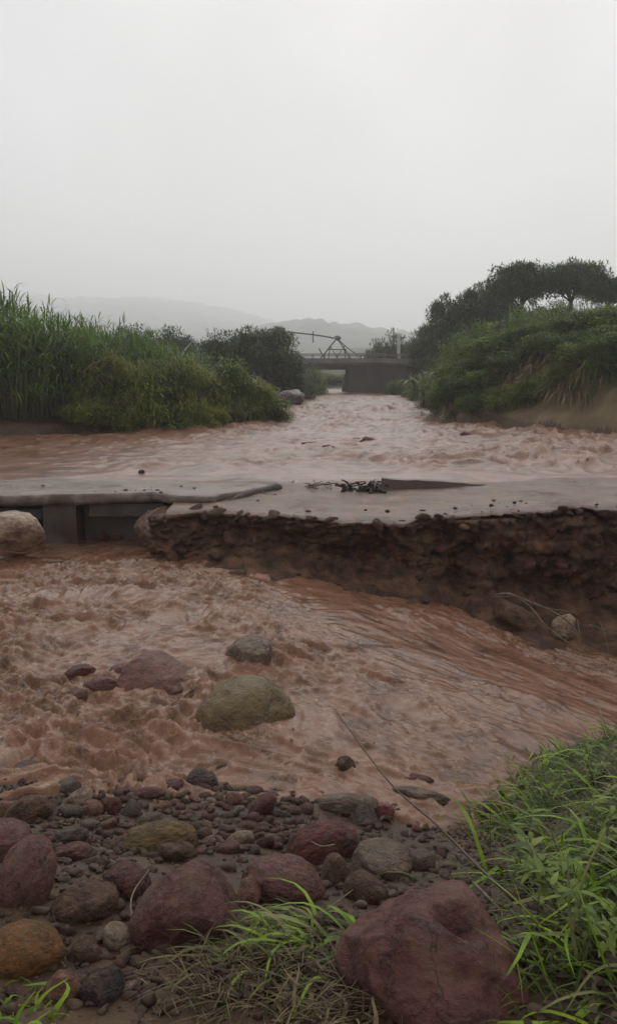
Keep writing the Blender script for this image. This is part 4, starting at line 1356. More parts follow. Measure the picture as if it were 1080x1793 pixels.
for ri, (yv, pts, w) in enumerate(rows):
    for j, (u, vt) in enumerate(pts):
        p = at_y(u, vt, yv)
        loc, s = grow(None, 1.85, u, vt + rv.uniform(-20, 14), yv + rv.uniform(-0.5, 0.5))
        s = max(s, 0.45)
        w = [1.35, 1.25, 1.05][ri] * rv.uniform(0.75, 1.1)
        f = (j + ri) % 2 == 0 and ri < 2
        plant('shrub', FERNS[j % 3] if f else SHRUB[(j + ri) % 4], (L_fern if f else L_shrub, M_trunk), ('foliage', 'stem'), loc, rv.uniform(0, 6), (w, w, s),
              ORD[j] + (' shrub from the river, yellowish and feathery, ' if f else ' shrub from the river, green and leafy, ') + ['along the top of the right bank', 'half way up the right bank', 'overhanging the earth slope of the right bank'][ri],
              'shrub', 'feathery shrubs on the right bank' if f else ['shrubs topping the right bank', 'shrubs half way up the right bank', 'shrubs overhanging the earth slope'][ri])
for i, (u, vt, yv, lab) in enumerate([(846, 556, 30.8, 'thin cane clump poking out of the right bank shrubs nearest the river'), (905, 528, 31.5, 'cane clump poking above the shrubs below the flat crowned tree'), (948, 545, 29.0, 'cane clump among the shrubs half way up the right bank'),
                                     (1012, 518, 31.0, 'tall cane clump among shrubs below the tallest ridge tree'), (1064, 540, 28.6, 'cane clump at the picture edge of the right bank'), (884, 588, 28.2, 'short cane clump low among the right bank shrubs')]):
    loc, s = grow(None, 3.5, u, vt, yv)
    plant('cane_clump', CANES[i % 4], (L_cane, M_stemg), ('foliage', 'stem'), loc, rv.uniform(0, 6), (0.6, 0.6, s), lab, 'cane')
# lower fringe that hangs over the earth slope
for j, (u, v, yv, w) in enumerate([(785, 690, 27.6, 0.7), (802, 685, 27.0, 0.7), (825, 668, 26.6, 0.8), (850, 655, 26.0, 0.8), (900, 648, 25.6, 0.8), (950, 650, 25.0, 0.75), (1000, 640, 24.4, 0.8), (1050, 640, 23.8, 0.8), (1090, 640, 23.2, 0.8), (775, 708, 27.4, 0.5), (985, 672, 23.2, 0.6), (1060, 680, 22.2, 0.6), (830, 690, 25.4, 0.55), (880, 684, 24.6, 0.6), (930, 680, 23.9, 0.6), (1020, 660, 23.2, 0.8), (1090, 655, 22.4, 0.9), (1075, 620, 25.4, 1.1), (1095, 570, 28.5, 1.2), (1090, 600, 26.8, 1.1)]):
    p = at_y(u, v, yv)
    g = gz(p.x, yv)
    plant('shrub', SHRUB[j % 4], (L_shrub, M_trunk), ('foliage', 'stem'), (p.x, yv, g - 0.1), rv.uniform(0, 6), (w, w, max(0.45, (p.z - g) / 1.85)),
          (['low leafy shrub %s from the river among those hanging on the right slope' % ORD[j] for _ in '1'][0] if j < 9 else ['lowest leafy shrub touching the water at the tip of the right bank', 'small shrub low on the bare eroded slope, nearer the river', 'small shrub low on the bare eroded slope at the picture edge', 'small shrub by the river end of the bare slope', 'small shrub on the bare slope, second from its river end', 'small shrub in the middle of the bare slope', 'wide low shrub on the bare slope between two small ones', 'wide low shrub on the bare slope cut by the picture edge', 'full shrub above the wide low one at the picture edge', 'topmost shrub of the right slope at the picture edge', 'shrub second from the top of the right slope at the picture edge'][j - 9]), 'shrub', 'low shrubs on the eroded slope')
# pale broad-leaved plants by the river bend
def broad_proto(seed, n=9):
    rnd = np.random.RandomState(seed)
    w = rnd.uniform(0, 6.28, n)
    e = rnd.uniform(0.5, 1.3, n)
    D = np.stack([np.cos(w) * np.cos(e), np.sin(w) * np.cos(e), np.sin(e)], 1)
    V, F = blades(rnd.normal(0, 0.05, (n, 3)) + np.array([0, 0, 0.5]), D, rnd.uniform(0.7, 1.1, n), rnd.uniform(0.14, 0.24, n), rnd.uniform(1.0, 2.0, n), 6)
    mb = MB()
    mb.tube([Vector((0, 0, 0)), Vector((0, 0, 0.6))], [0.06, 0.04], 6)
    return mesh_data('leaf_spray', V, F), mesh_data('stem', mb.V, mb.F)
BRO = [broad_proto(570 + k) for k in range(2)]
for u, v, yv, s, lab in [(742, 668, 31, 1.0, 'bright broad leaved plant at the water edge of the right bank'), (765, 640, 31.5, 0.9, 'pale broad leaved plant above the bright one on the right bank'), (725, 655, 34, 0.9, 'broad leaved plant nearest the bridge on the right bank'), (785, 655, 29.5, 0.7, 'small pale broad leaved plant among dark shrubs')]:
    p = at_y(u, v, yv)
    g = gz(p.x, yv)
    plant('broad_leaved_plant', BRO[int(u) % 2], (L_pale, M_stemg), ('leaf_spray', 'stem'), (p.x, yv, max(g, p.z - 0.9 * s)), rv.uniform(0, 6), s, lab, 'plant')
# bank plants by the bridge
for j, (u, v, yv, w) in enumerate([(732, 648, 52, 0.8), (738, 666, 44, 0.7), (760, 680, 36, 0.7), (730, 665, 50, 0.8), (745, 640, 48, 1.0), (580, 652, 78, 1.4), (605, 655, 80, 1.4), (560, 650, 80, 1.3), (625, 648, 82, 1.4), (540, 640, 84, 1.5), (700, 652, 57, 0.9), (690, 668, 58, 0.7), (556, 650, 57, 0.7), (545, 634, 58, 0.7)]):
    loc, s = grow(None, 1.85, u, v, yv)
    far = yv > 70
    plant('shrub', SHRUB[j % 4], (L_fern if far else L_shrub, M_trunk), ('foliage', 'stem'), loc, rv.uniform(0, 6), (w, w, max(s, 0.3)),
          'olive green bush seen through the bridge opening' if far else 'green bush on the right bank close before the bridge', 'bush', 'bushes seen through the bridge' if far else 'bushes before the bridge')

# hanging dry grass on the right slope and along the left bank edge
def tuft_proto(seed, n=60, ln=1.1, wd=0.045, out=0.5, droop=2.4, r=0.14):
    rnd = np.random.RandomState(seed)
    w = rnd.uniform(0, 6.28, n)
    e = rnd.uniform(0.25, 1.25, n)
    D = np.stack([np.cos(w) * np.cos(e), np.sin(w) * np.cos(e) - out, np.sin(e)], 1)
    P = np.stack([rnd.normal(0, r, n), rnd.normal(0, r * 0.5, n), np.zeros(n)], 1)
    V, F = blades(P, unit(D), ln * rnd.uniform(0.5, 1.1, n), wd * rnd.uniform(0.6, 1.3, n), droop * rnd.uniform(0.6, 1.4, n), 4)
    return mesh_data('grass_tuft', V, F)
TUFT = [tuft_proto(580 + k) for k in range(3)]
for j in range(90):
    u = rv.uniform(770, 1095) if j % 2 else rv.uniform(900, 1095)
    yv = float(np.interp(u, [740, 1080], [27.0, 21.0])) + (rv.uniform(0.15, 1.4) if j % 2 else rv.uniform(0.8, 2.8))
    p = at_y(u, 700, yv)
    g = gz(p.x, yv)
    o = link('dry_grass_tuft', TUFT[j % 3], L_dry if j % 3 else L_shrub, loc=(p.x, yv, g - 0.03), rot=(0, 0, rv.uniform(-0.6, 0.6)), scale=rv.uniform(0.5, 1.0))
    if j % 3:
        tag(o, 'dry straw coloured grass hanging down the eroded right slope', 'grass', 'dry grass on the eroded slope')
    else:
        tag(o, 'green grass tuft hanging down the eroded right slope', 'grass', 'green grass on the eroded slope')
# pale dry cane stalks and leaf in the left thicket
for pts, r, lab in [([(195, 735, 22.2), (200, 712, 22.1), (204, 694, 22.0)], 0.05, 'pale upright broken cane stalk at the foot of the thicket'),
                    ([(205, 700, 22.0), (225, 712, 21.9), (245, 704, 21.9)], 0.035, 'pale bent cane stalk beside the broken upright one'),
                    ([(143, 655, 21.9), (165, 637, 21.8), (200, 622, 21.9)], 0.03, 'pale arching cane leaf stalk crossing the dark thicket'),
                    ([(270, 740, 22.6), (300, 738, 22.4), (330, 756, 22.3)], 0.03, 'thin pale stalk trailing at the water edge under the shrubs')]:
    stick('cane_stalk', px_path(pts), r, r * 0.5, M_stick, lab, 'stalk', n=10, sides=6)
p = at_y(312, 606, 26)
lf = plant('dry_leaf_plant', BRO[0], (leaf_mat('bleached_leaves', (0.3, 0.28, 0.22), (0.5, 0.47, 0.4), 2), M_stemg), ('leaf_spray', 'stem'), (p.x, 26, p.z - 0.9), 1.2, 0.8, 'bleached star shaped dry plant over the shrubs before the dark tree', 'plant')

# brown mound at the bend
mo = at_z(512, 712, 0.8)
put_rock('earth_mound', 505, 703, 62, 40, -18, 'dark', 'dark brown mound of earth at the river bend on the left bank', 861, on=at_z(505, 716, 0.8), kw=dict(cuts=3, lump=0.4), cat='mound', depth=1.5)
for k, (u, v, w, h, lab) in enumerate([(548, 689, 22, 8, 'pale white rubble stone at the water edge under the bridge'), (535, 686, 14, 7, 'smaller pale rubble stone beside the brown mound'), (562, 690, 10, 5, 'tiny pale rubble stone nearest the bridge opening'),
                                       (645, 772, 34, 16, 'rock standing in for a dark brown wave lump in mid river'), (545, 779, 38, 12, 'rock standing in for a low dark wave lump in mid river'), (815, 762, 22, 12, 'dark clod in the water before the right bank'), (575, 783, 24, 9, 'small rock standing in for a brown wave touching the low dark lump'), (622, 770, 18, 9, 'small rock standing in for a wave beside the dark brown lump')]):  # the mid-river rocks are made up in place of dark turbulent waves
    z = 0.86 if v < 720 else 0.74
    put_rock('rock', u, v, w, h, 0, 'pale' if v < 720 else 'darkred', lab, 870 + k, on=at_z(u, v + h * 0.3, z), kw=dict(cuts=6, lump=0.5, rough=0.12), cat='rock', sub=4)

# ------------------------------------------------------------------ bridge and things beyond
M_bconc = mat('bridge_concrete', [(0.0900, 0.0810, 0.0750), (0.1500, 0.1350, 0.1230), (0.2250, 0.2025, 0.1800)], scale=0.9, rough=(0.7, 0.9), bump=0.3, coords='Object')
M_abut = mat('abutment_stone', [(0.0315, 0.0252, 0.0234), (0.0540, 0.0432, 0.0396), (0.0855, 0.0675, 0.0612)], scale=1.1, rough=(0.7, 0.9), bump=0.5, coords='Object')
M_steel = mat('grey_steel', [(0.07, 0.075, 0.08), (0.11, 0.115, 0.12)], scale=3, rough=(0.5, 0.7), bump=0)
BY = 60.0
def bx(u): return at_y(u, 640, BY).x
def bz(v): return at_y(600, v, BY).z
br = empty('bridge', (bx(640), BY, 0.9))
bb = (bx(640), BY, 0.9)
tag(br, 'grey concrete road bridge crossing the river on a dark abutment', 'bridge')
m = MB(); m.box(bx(500), bx(800), BY - 0.2, BY + 5.5, bz(640), bz(630)); m.build('deck', M_bconc, br, bb)
m = MB(); m.box(bx(500), bx(800), BY - 0.45, BY - 0.203, bz(636), bz(627.5)); m.build('kerb_beam', M_bconc, br, bb)
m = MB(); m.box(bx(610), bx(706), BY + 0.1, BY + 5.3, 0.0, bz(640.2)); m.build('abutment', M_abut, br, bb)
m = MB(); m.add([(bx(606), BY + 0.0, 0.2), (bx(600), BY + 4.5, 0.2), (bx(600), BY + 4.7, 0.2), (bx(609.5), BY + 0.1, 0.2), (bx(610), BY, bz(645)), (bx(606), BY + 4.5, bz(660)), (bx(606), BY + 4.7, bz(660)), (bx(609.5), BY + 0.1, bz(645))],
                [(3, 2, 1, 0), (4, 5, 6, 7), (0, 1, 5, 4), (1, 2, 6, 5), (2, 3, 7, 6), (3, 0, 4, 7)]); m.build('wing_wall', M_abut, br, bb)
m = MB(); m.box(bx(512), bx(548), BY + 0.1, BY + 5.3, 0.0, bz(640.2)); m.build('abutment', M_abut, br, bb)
for k in range(5):
    m = MB(); xg = BY + 0.3 + k * 1.1; m.box(bx(548.5), bx(609.5), xg, xg + 0.3, bz(647), bz(640.3)); m.build('girder', M_bconc, br, bb)
m = MB(); m.tube([Vector((bx(500), BY - 0.34, bz(620))), Vector((bx(800), BY - 0.34, bz(620)))], 0.035, 6); rail = m.build('railing', M_bconc, br, bb)
for k in range(14):
    xx = bx(505 + k * 21)
    m = MB(); m.box(xx - 0.04, xx + 0.04, BY - 0.38, BY - 0.30, bz(627.4), bz(620)); m.build('post', M_bconc, rail, bb)
for v in (623,):
    m = MB(); m.tube([Vector((bx(500), BY - 0.34, bz(v))), Vector((bx(800), BY - 0.34, bz(v)))], 0.03, 6); m.build('bar', M_bconc, rail, bb)

g = empty('pipe_frame', at_y(585, 640, 67))
gb = tuple(g.location)
tag(g, 'grey steel frame with hanging cable standing behind the bridge', 'steel frame')
def pw(u, v, yv=67.0): return at_y(u, v, yv)
for a, b, nm, r in [((556, 634), (590, 592), 'leg', 0.05), ((618, 634), (590, 592), 'leg', 0.05), ((574, 634), (578, 606), 'strut', 0.045), ((606, 634), (602, 606), 'strut', 0.045), ((572, 612), (607, 612), 'crossbar', 0.04),
                     ((578, 606), (594, 634), 'brace', 0.03), ((602, 606), (586, 634), 'brace', 0.03), ((558, 610), (572, 634), 'brace', 0.05), ((548, 580), (548, 600), 'hanger', 0.05)]:
    m = MB(); m.tube([pw(*a), pw(*b)], r, 6); m.build(nm, M_steel, g, gb)
m = MB(); m.tube(smooth_path([pw(470, 578), pw(548, 586), pw(590, 593)], 12), 0.055, 6); m.build('pipe', M_steel, g, gb)
m = MB(); m.tube(smooth_path([pw(590, 593), pw(612, 612), pw(640, 632)], 12), 0.04, 6); m.build('cable', M_steel, g, gb)
me = rock_mesh(881, 3); o = link('pulley', me, M_steel, g, loc=pw(591, 592) - g.location, scale=(0.26, 0.16, 0.2))

M_pole = mat('pale_pole_concrete', [(0.30, 0.29, 0.26), (0.42, 0.41, 0.38)], scale=2, rough=(0.7, 0.9), bump=0.1)
q = at_y(697, 640, 66)
po = empty('utility_pole', (q.x, 66, gz(q.x, 66)))
tag(po, 'pale concrete utility pole standing past the bridge', 'pole')
z1 = at_y(697, 584, 66).z - po.location.z
m = MB(); m.tube([Vector((0, 0, -0.3)), Vector((0, 0, z1))], [0.17, 0.12], 10); m.build('shaft', M_pole, po, smooth=True)
m = MB(); m.box(-0.5, 0.5, -0.06, 0.06, z1 - 0.35, z1 - 0.25); m.build('cross_arm', M_steel, po)
for sx in (-0.42, 0.42):
    m = MB(); m.tube([Vector((sx, 0, z1 - 0.25)), Vector((sx, 0, z1 - 0.1))], 0.05, 6); m.build('insulator', M_steel, po)
q = at_y(688, 640, 72)
ma = empty('mast', (q.x, 72, gz(q.x, 72)))
tag(ma, 'thin dark mast rising beside the pale pole', 'mast')
z1 = at_y(688, 574, 72).z - ma.location.z
m = MB(); m.tube([Vector((0, 0, -0.3)), Vector((0, 0, z1))], [0.10, 0.05], 6); m.build('shaft', M_steel, ma)
m = MB(); m.box(-0.25, 0.25, -0.03, 0.03, z1 - 0.7, z1 - 0.62); m.build('cross_arm', M_steel, ma)

# pale vehicle beyond the bridge
M_car = mat('white_car_paint', [(0.55, 0.55, 0.56), (0.62, 0.62, 0.63)], scale=2, rough=(0.3, 0.4), bump=0)
M_glass = mat('dark_glass', [(0.02, 0.022, 0.025), (0.03, 0.033, 0.036)], scale=2, rough=(0.08, 0.15), bump=0)
M_tyre = mat('tyre_rubber', [(0.012, 0.012, 0.012), (0.02, 0.02, 0.02)], scale=4, rough=(0.8, 0.9), bump=0)
q = at_y(645, 630, 98)
car = empty('car', (q.x, 98, gz(q.x, 98) - 0.02), 0.1)
tag(car, 'white car on the road beyond the bridge, only its upper body showing', 'car')
def prism(prof, x0, x1, inset=0.0):
    n = len(prof)
    V = [(x0 + (inset if z > 0.95 else 0), y_, z) for y_, z in prof] + [(x1 - (inset if z > 0.95 else 0), y_, z) for y_, z in prof]
    F = [tuple(range(n)), tuple(range(2 * n - 1, n - 1, -1))] + [((i + 1) % n, i, n + i, n + (i + 1) % n) for i in range(n)]
    return V, F
m = MB(); m.add(*prism([(-2.0, 0.3), (-2.05, 0.6), (-1.9, 0.85), (-0.95, 0.95), (-0.35, 1.42), (1.1, 1.45), (1.75, 0.98), (2.05, 0.9), (2.08, 0.4), (2.0, 0.3)], -0.84, 0.84, 0.14)); m.build('body', M_car, car)
m = MB(); m.add([(-0.66, -0.92, 1.0), (0.66, -0.92, 1.0), (0.60, -0.43, 1.38), (-0.60, -0.43, 1.38)], [(0, 1, 2, 3)]); m.build('windscreen', M_glass, car)
for sx in (-1, 1):
    m = MB(); m.box(sx * 0.84 - 0.005, sx * 0.84 + 0.005, -0.5, 1.2, 1.0, 1.0 + 0.01); 
    m.add([(sx * 0.715, -0.45, 1.02), (sx * 0.715, 1.2, 1.02), (sx * 0.708, 0.95, 1.36), (sx * 0.708, -0.2, 1.36)], [(0, 1, 2, 3)]); m.build('side_window', M_glass, car)
    m = MB(); m.box(sx * 0.62 - 0.15, sx * 0.62 + 0.15, -2.06, -1.95, 0.62, 0.76); m.build('headlight', M_pole, car)
    for yy in (-1.3, 1.3):
        m = MB(); m.tube([Vector((sx * 0.72 - 0.1, yy, 0.31)), Vector((sx * 0.72 + 0.1, yy, 0.31))], 0.31, 14); m.build('wheel', M_tyre, car)

# ------------------------------------------------------------------ foreground grass
def blade_mesh(seed, droop, seg=7):
    rnd = np.random.RandomState(seed)
    V, F = blades(np.zeros((1, 3)), np.array([[0, math.cos(1.15), math.sin(1.15)]]), np.array([1.0]), np.array([0.028 * rnd.uniform(0.6, 1.3)]), np.array([droop]), seg)
    V[:, 0] += 0.03 * np.sin(V[:, 1] * 6 + seed)
    return mesh_data('blade', V, F)
BL = [blade_mesh(600 + k, d) for k, d in enumerate([0.5, 0.9, 1.2, 1.6, 2.0, 2.4, 2.9, 3.4])]
def grass_clump(name, base, n, lmin, lmax, lean, label, fill=120, rad=0.12, mats=(L_grass,), spread_a=1.0, seed=0, e_hi=1.0, droopy=(0, 8), group=None, flat=None):
    root = empty(name, base)
    tag(root, label, 'grass', group)
    rr = random.Random(seed)
    for k in range(n):
        x, yv = rr.gauss(0, rad), rr.gauss(0, rad)
        z = gz(base[0] + x, base[1] + yv) - base[2]
        a = lean + rr.gauss(0, spread_a)
        L = rr.uniform(lmin, lmax)
        o = link('blade', BL[rr.randrange(*droopy)], rr.choice(mats), root, loc=(x, yv, z - 0.01), rot=((rr.uniform(-0.9, 0.15) * e_hi) if flat is None else rr.uniform(*flat), rr.uniform(-0.2, 0.2), a), scale=(rr.uniform(0.7, 1.25) * (0.55 + 0.5 * L), L, L))
    rnd = np.random.RandomState(seed + 1)
    P = np.stack([rnd.normal(0, rad * 1.4, fill), rnd.normal(0, rad * 1.4, fill), np.zeros(fill)], 1)
    P[:, 2] = ground_z(P[:, 0] + base[0], P[:, 1] + base[1]) - base[2]
    w = lean + math.pi / 2 + rnd.normal(0, spread_a * 1.2, fill)
    e = rnd.uniform(0.2, 1.2, fill) * e_hi
    D = np.stack([np.cos(w) * np.cos(e), np.sin(w) * np.cos(e), np.sin(e)], 1)
    V, F = blades(P, D, rnd.uniform(lmin * 0.4, lmax * 0.7, fill), rnd.uniform(0.004, 0.010, fill), rnd.uniform(0.6, 2.6, fill), 4)
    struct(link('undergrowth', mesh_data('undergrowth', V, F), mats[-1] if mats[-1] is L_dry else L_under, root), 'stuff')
    return root
def gp(u, v):
    p = hit_ground(u, v)
    return Vector((p.x, p.y, gz(p.x, p.y)))
PI = math.pi
GR = [(905, 1450, 59, 0.25, 0.45, 'grass clump arching over the stones nearest the leaning stick'),
      (985, 1400, 62, 0.25, 0.50, 'bright spreading grass clump at the crest of the right bank'),
      (1050, 1310, 45, 0.18, 0.38, 'grass tuft highest on the right bank against the muddy water'),
      (1075, 1430, 59, 0.25, 0.5, 'grass clump at the picture edge below the highest tuft'),
      (990, 1530, 59, 0.25, 0.48, 'dense green grass clump in the middle of the right bank'),
      (1085, 1580, 59, 0.28, 0.5, 'tall bladed grass clump low at the picture edge'),
      (1030, 1690, 48, 0.22, 0.42, 'grass clump in the lowest corner beside the largest boulder'),
      (925, 1360, 45, 0.18, 0.34, 'olive grass tuft drooping towards the muddy water'),
      (865, 1395, 29, 0.14, 0.28, 'thin yellowish grass tuft over the dull half covered stone'),
      (985, 1330, 45, 0.16, 0.32, 'grass tuft between the highest tuft and the drooping olive one')]
L_yel = leaf_mat('yellowing_grass', (0.1170, 0.1235, 0.0390), (0.2600, 0.2470, 0.0975), 6.0)
for i, (u, v, n_, l0, l1, lab) in enumerate(GR):
    grass_clump('grass_clump', gp(u, v), n_, l0, l1, PI / 2 + 0.5, lab, fill=420, rad=0.11, mats=(L_grass, L_grass, L_yel, L_grass) if i != 8 else (L_yel,), spread_a=1.1, seed=900 + i)
# flattened grass in front of the reddish boulders
grass_clump('flattened_grass', gp(540, 1645), 100, 0.14, 0.34, PI / 2 + 0.25, 'flattened green grass lying between the fluted boulder and the largest boulder', fill=260, rad=0.075, mats=(L_grass, L_grass, L_yel), spread_a=0.55, seed=931, droopy=(2, 7), flat=(-0.85, -0.25))
grass_clump('flattened_grass', gp(450, 1680), 34, 0.16, 0.36, PI / 2 + 0.75, 'straggling yellow stalks of grass trailing below the fluted reddish boulder', fill=110, rad=0.09, mats=(L_yel, L_dry, L_yel), spread_a=0.5, seed=935, droopy=(1, 6), flat=(-1.05, -0.6))
grass_clump('grass_tuft', gp(40, 1785), 30, 0.06, 0.14, PI / 2, 'short green grass tuft in the bottom corner below the tan boulder', fill=90, rad=0.08, mats=(L_grass,), spread_a=1.6, seed=939)
grass_clump('straw_tuft', gp(540, 1785), 30, 0.07, 0.16, 0, 'dry straw coloured tuft at the bottom beside the largest boulder', fill=90, rad=0.05, mats=(L_dry,), spread_a=1.6, seed=943)

# low grass cover of the right bank: uncountable
def bank_cover():
    rnd = np.random.RandomState(71)
    n = 16000
    X, Y = rnd.uniform(1.0, 6.5, n), rnd.uniform(0.6, 7.0, n)
    keep = (np.interp(X, SHX, SHY) - Y > 0.12) & (rnd.rand(n) < sst(1.0, 1.6, X - 0.12 * (4 - Y)) * (0.35 + 0.65 * sst(-0.3, 0.2, fbm(X * 1.8, Y * 1.8, 0, 3, 72))))
    X, Y = X[keep], Y[keep]
    n = len(X)
    w = rnd.uniform(0, 6.28, n)
    e = rnd.uniform(0.3, 1.3, n)
    D = np.stack([np.cos(w) * np.cos(e), np.sin(w) * np.cos(e), np.sin(e)], 1)
    return blades(np.stack([X, Y, ground_z(X, Y) - 0.005], 1), D, rnd.uniform(0.06, 0.22, n), rnd.uniform(0.005, 0.012, n), rnd.uniform(0.6, 2.4, n), 4)
V, F = bank_cover()
struct(link('bank_grass', mesh_data('bank_grass', V, F), leaf_mat('low_bank_grass', (0.030, 0.045, 0.008), (0.13, 0.165, 0.03), 3.0)), 'stuff')
# matted straw round the flattened grass
def straw():
    rnd = np.random.RandomState(61)
    n = 900
    c = np.array([gp(470, 1715)[:2], gp(560, 1740)[:2], gp(380, 1750)[:2], gp(640, 1770)[:2]])
    P = c[rnd.randint(0, 4, n)] + rnd.normal(0, 0.085, (n, 2))
    z = ground_z(P[:, 0], P[:, 1]) + rnd.uniform(0.004, 0.05, n)
    w = rnd.normal(2.6, 0.9, n)
    e = rnd.uniform(-0.3, 0.5, n)
    D = np.stack([np.cos(w) * np.cos(e), np.sin(w) * np.cos(e), np.sin(e)], 1)
    return blades(np.column_stack([P, z]), D, rnd.uniform(0.05, 0.2, n), rnd.uniform(0.002, 0.006, n), rnd.uniform(0.2, 2.0, n), 4)
V, F = straw()
struct(link('straw_mat', mesh_data('straw_mat', V, F), leaf_mat('matted_straw', (0.05, 0.032, 0.014), (0.20, 0.145, 0.065), 20.0)), 'stuff')
# leafy weeds among the grass
def weed_proto(seed):
    rnd = np.random.RandomState(seed)
    mb = MB()
    P, D = [], []
    for k in range(5):
        a = rnd.uniform(0, 6.28)
        tip = Vector((math.cos(a) * rnd.uniform(0.08, 0.2), math.sin(a) * rnd.uniform(0.08, 0.2), rnd.uniform(0.16, 0.30)))
        mid = tip * 0.5 + Vector((0, 0, 0.03))
        mb.tube([Vector((0, 0, 0)), mid, tip], [0.004, 0.003, 0.0015], 5)
        for t in np.linspace(0.3, 1.0, 8):
            q = mid * (t / 0.5) if t < 0.5 else mid.lerp(tip, (t - 0.5) / 0.5)
            w = rnd.uniform(0, 6.28)
            e = rnd.uniform(-0.1, 0.8)
            P.append(q[:])
            D.append((math.cos(w) * math.cos(e), math.sin(w) * math.cos(e), math.sin(e)))
    n = len(P)
    V, F = blades(np.array(P), unit(np.array(D)), rnd.uniform(0.05, 0.10, n), rnd.uniform(0.018, 0.034, n), rnd.uniform(0.3, 1.4, n), 4)
    return mesh_data('leaves', V, F), mesh_data('stem', mb.V, mb.F)
WEED = [weed_proto(640 + k) for k in range(3)]
L_weed = leaf_mat('weed_leaves', (0.075, 0.115, 0.018), (0.235, 0.29, 0.05), 7.0)
for i, (u, v, lab) in enumerate([(890, 1420, 'leafy yellow green weed at the grass edge by the half covered stone'), (1040, 1380, 'leafy weed just below the highest grass tuft'),
                                 (1050, 1520, 'leafy weed at the picture edge half way down the grass'), (985, 1620, 'leafy weed beside the thick pale green stem'),
                                 (1050, 1680, 'leafy weed low in the corner grass'), (920, 1560, 'leafy weed where the dry stalk leaves the litter')]):
    plant('leafy_weed', WEED[i % 3], (L_weed, M_stemg), ('leaves', 'stem'), gp(u, v), rv.uniform(0, 6), rv.uniform(0.75, 1.0), lab, 'weed')

# leaf and straw litter on the bank
def litter():
    rnd = np.random.RandomState(51)
    n = 2300
    P = []
    while len(P) < n:
        x, yv = rnd.uniform(-1.6, 1.9), rnd.uniform(1.9, 4.4)
        dens = 0.15 + 0.85 * sst(0.35, 0.75, x) + 0.7 * (abs(x) < 0.45) * (yv < 2.6)
        if rnd.rand() < dens:
            P.append((x, yv, 0))
    P = np.array(P)
    P[:, 2] = ground_z(P[:, 0], P[:, 1]) + rnd.uniform(0.002, 0.03, n)
    w = rnd.uniform(0, 6.28, n)
    e = rnd.uniform(-0.25, 0.5, n)
    D = np.stack([np.cos(w) * np.cos(e), np.sin(w) * np.cos(e), np.sin(e)], 1)
    k = rnd.rand(n) < 0.5
    return blades(P, D, np.where(k, rnd.uniform(0.02, 0.05, n), rnd.uniform(0.05, 0.16, n)), np.where(k, rnd.uniform(0.012, 0.028, n), rnd.uniform(0.002, 0.005, n)), rnd.uniform(0, 1.5, n), 3)
V, F = litter()
L_lit = leaf_mat('leaf_litter', (0.030, 0.020, 0.010), (0.15, 0.095, 0.045), 14.0)
struct(link('leaf_litter', mesh_data('leaf_litter', V, F), L_lit), 'stuff')

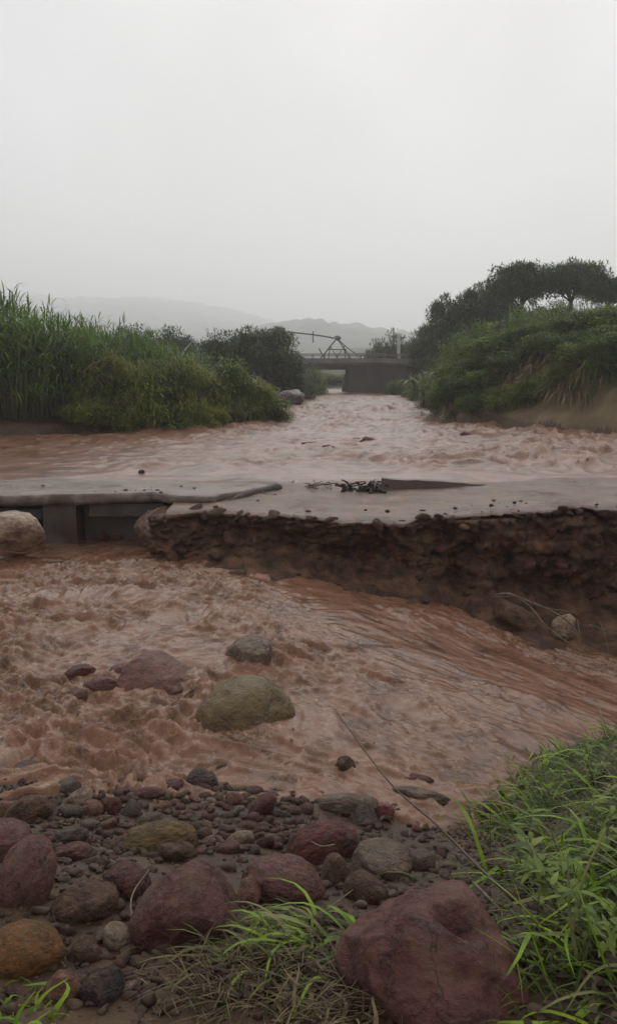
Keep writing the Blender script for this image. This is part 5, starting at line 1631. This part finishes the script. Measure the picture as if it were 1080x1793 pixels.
# sticks and scraps
stick('long_stick', px_path([(1110, 1752, 2.25), (960, 1622, 2.55), (860, 1540, 2.85), (765, 1445, 3.25), (680, 1368, 3.6), (590, 1248, 4.1)]), 0.008, 0.003, M_reed, 'long thin brown stick leaning out over the muddy pool', 'stick', n=40, seed=4)
stick('dry_stalk', px_path([(828, 1545, 2.9), (900, 1620, 2.55), (960, 1690, 2.35), (1035, 1800, 2.05)]), 0.006, 0.004, M_stick, 'dry grey stalk running below the long stick through the grass', 'stalk', n=24, seed=5)
stick('reed', px_path([(1000, 1640, 2.3), (1020, 1540, 2.4), (1060, 1450, 2.5)]), 0.006, 0.003, L_yel, 'thick pale green stem standing among the right bank grass', 'reed', n=16, seed=6)
stick('twig', [hit_ground(560, 1612) + Vector((0, 0, 0.02)), hit_ground(625, 1575) + Vector((0, 0, 0.05))], 0.003, 0.002, M_stick, 'thin pale twig pointing from the flattened grass to the dark stone', 'twig', n=8)
stick('twig', [hit_ground(235, 1655) + Vector((0, 0, 0.05)), hit_ground(232, 1600) + Vector((0, 0, 0.06)), hit_ground(262, 1560) + Vector((0, 0, 0.08))], 0.004, 0.002, M_stick, 'pale twig bent round the side of the fluted reddish boulder', 'twig', n=12)
stick('twig', [pool_pt(300, 1268) + Vector((0, 0, 0.03)), pool_pt(305, 1248) + Vector((0, 0, 0.05)), pool_pt(345, 1215) + Vector((0, 0, 0.06))], 0.010, 0.005, M_reed, 'short forked twig sticking out of the pool before the ridged boulder', 'twig', n=10)
stick('twig', [hit_ground(545, 1512) + Vector((0, 0, 0.10)), hit_ground(562, 1526) + Vector((0, 0, 0.11)), hit_ground(586, 1518) + Vector((0, 0, 0.10))], 0.004, 0.003, M_stick, 'short pale twig caught on the egg shaped mauve boulder', 'twig', n=8)
M_red = mat('red_plastic', [(0.10, 0.025, 0.02), (0.19, 0.05, 0.04), (0.28, 0.10, 0.085)], scale=8, rough=(0.3, 0.5), bump=0.4)
rs = put_rock('red_scrap', 672, 1424, 36, 40, 10, 'pink', 'crumpled pinkish red scrap beside the dark pyramid shaped stone', 891, kw=dict(cuts=9, lump=0.5, rough=0.12), cat='scrap', depth=0.7)
rs.material_slots[0].link = 'OBJECT'
rs.material_slots[0].material = M_red

# ------------------------------------------------------------------ haze
m = MB(); m.box(-1700, 1700, -80, 2900, -8, 190)
hz = link('haze', mesh_data('haze', m.V, m.F, False))
hm = bpy.data.materials.new('haze')
hm.use_nodes = True
hn = hm.node_tree.nodes
hn.clear()
ho = hn.new('ShaderNodeOutputMaterial')
pv = hn.new('ShaderNodeVolumePrincipled')
pv.inputs['Color'].default_value = (0.995, 0.997, 1.0, 1)
pv.inputs['Density'].default_value = 0.0017
pv.inputs['Anisotropy'].default_value = 0.65
hm.node_tree.links.new(pv.outputs['Volume'], ho.inputs['Volume'])
hz.data.materials.append(hm)
struct(hz, 'stuff')
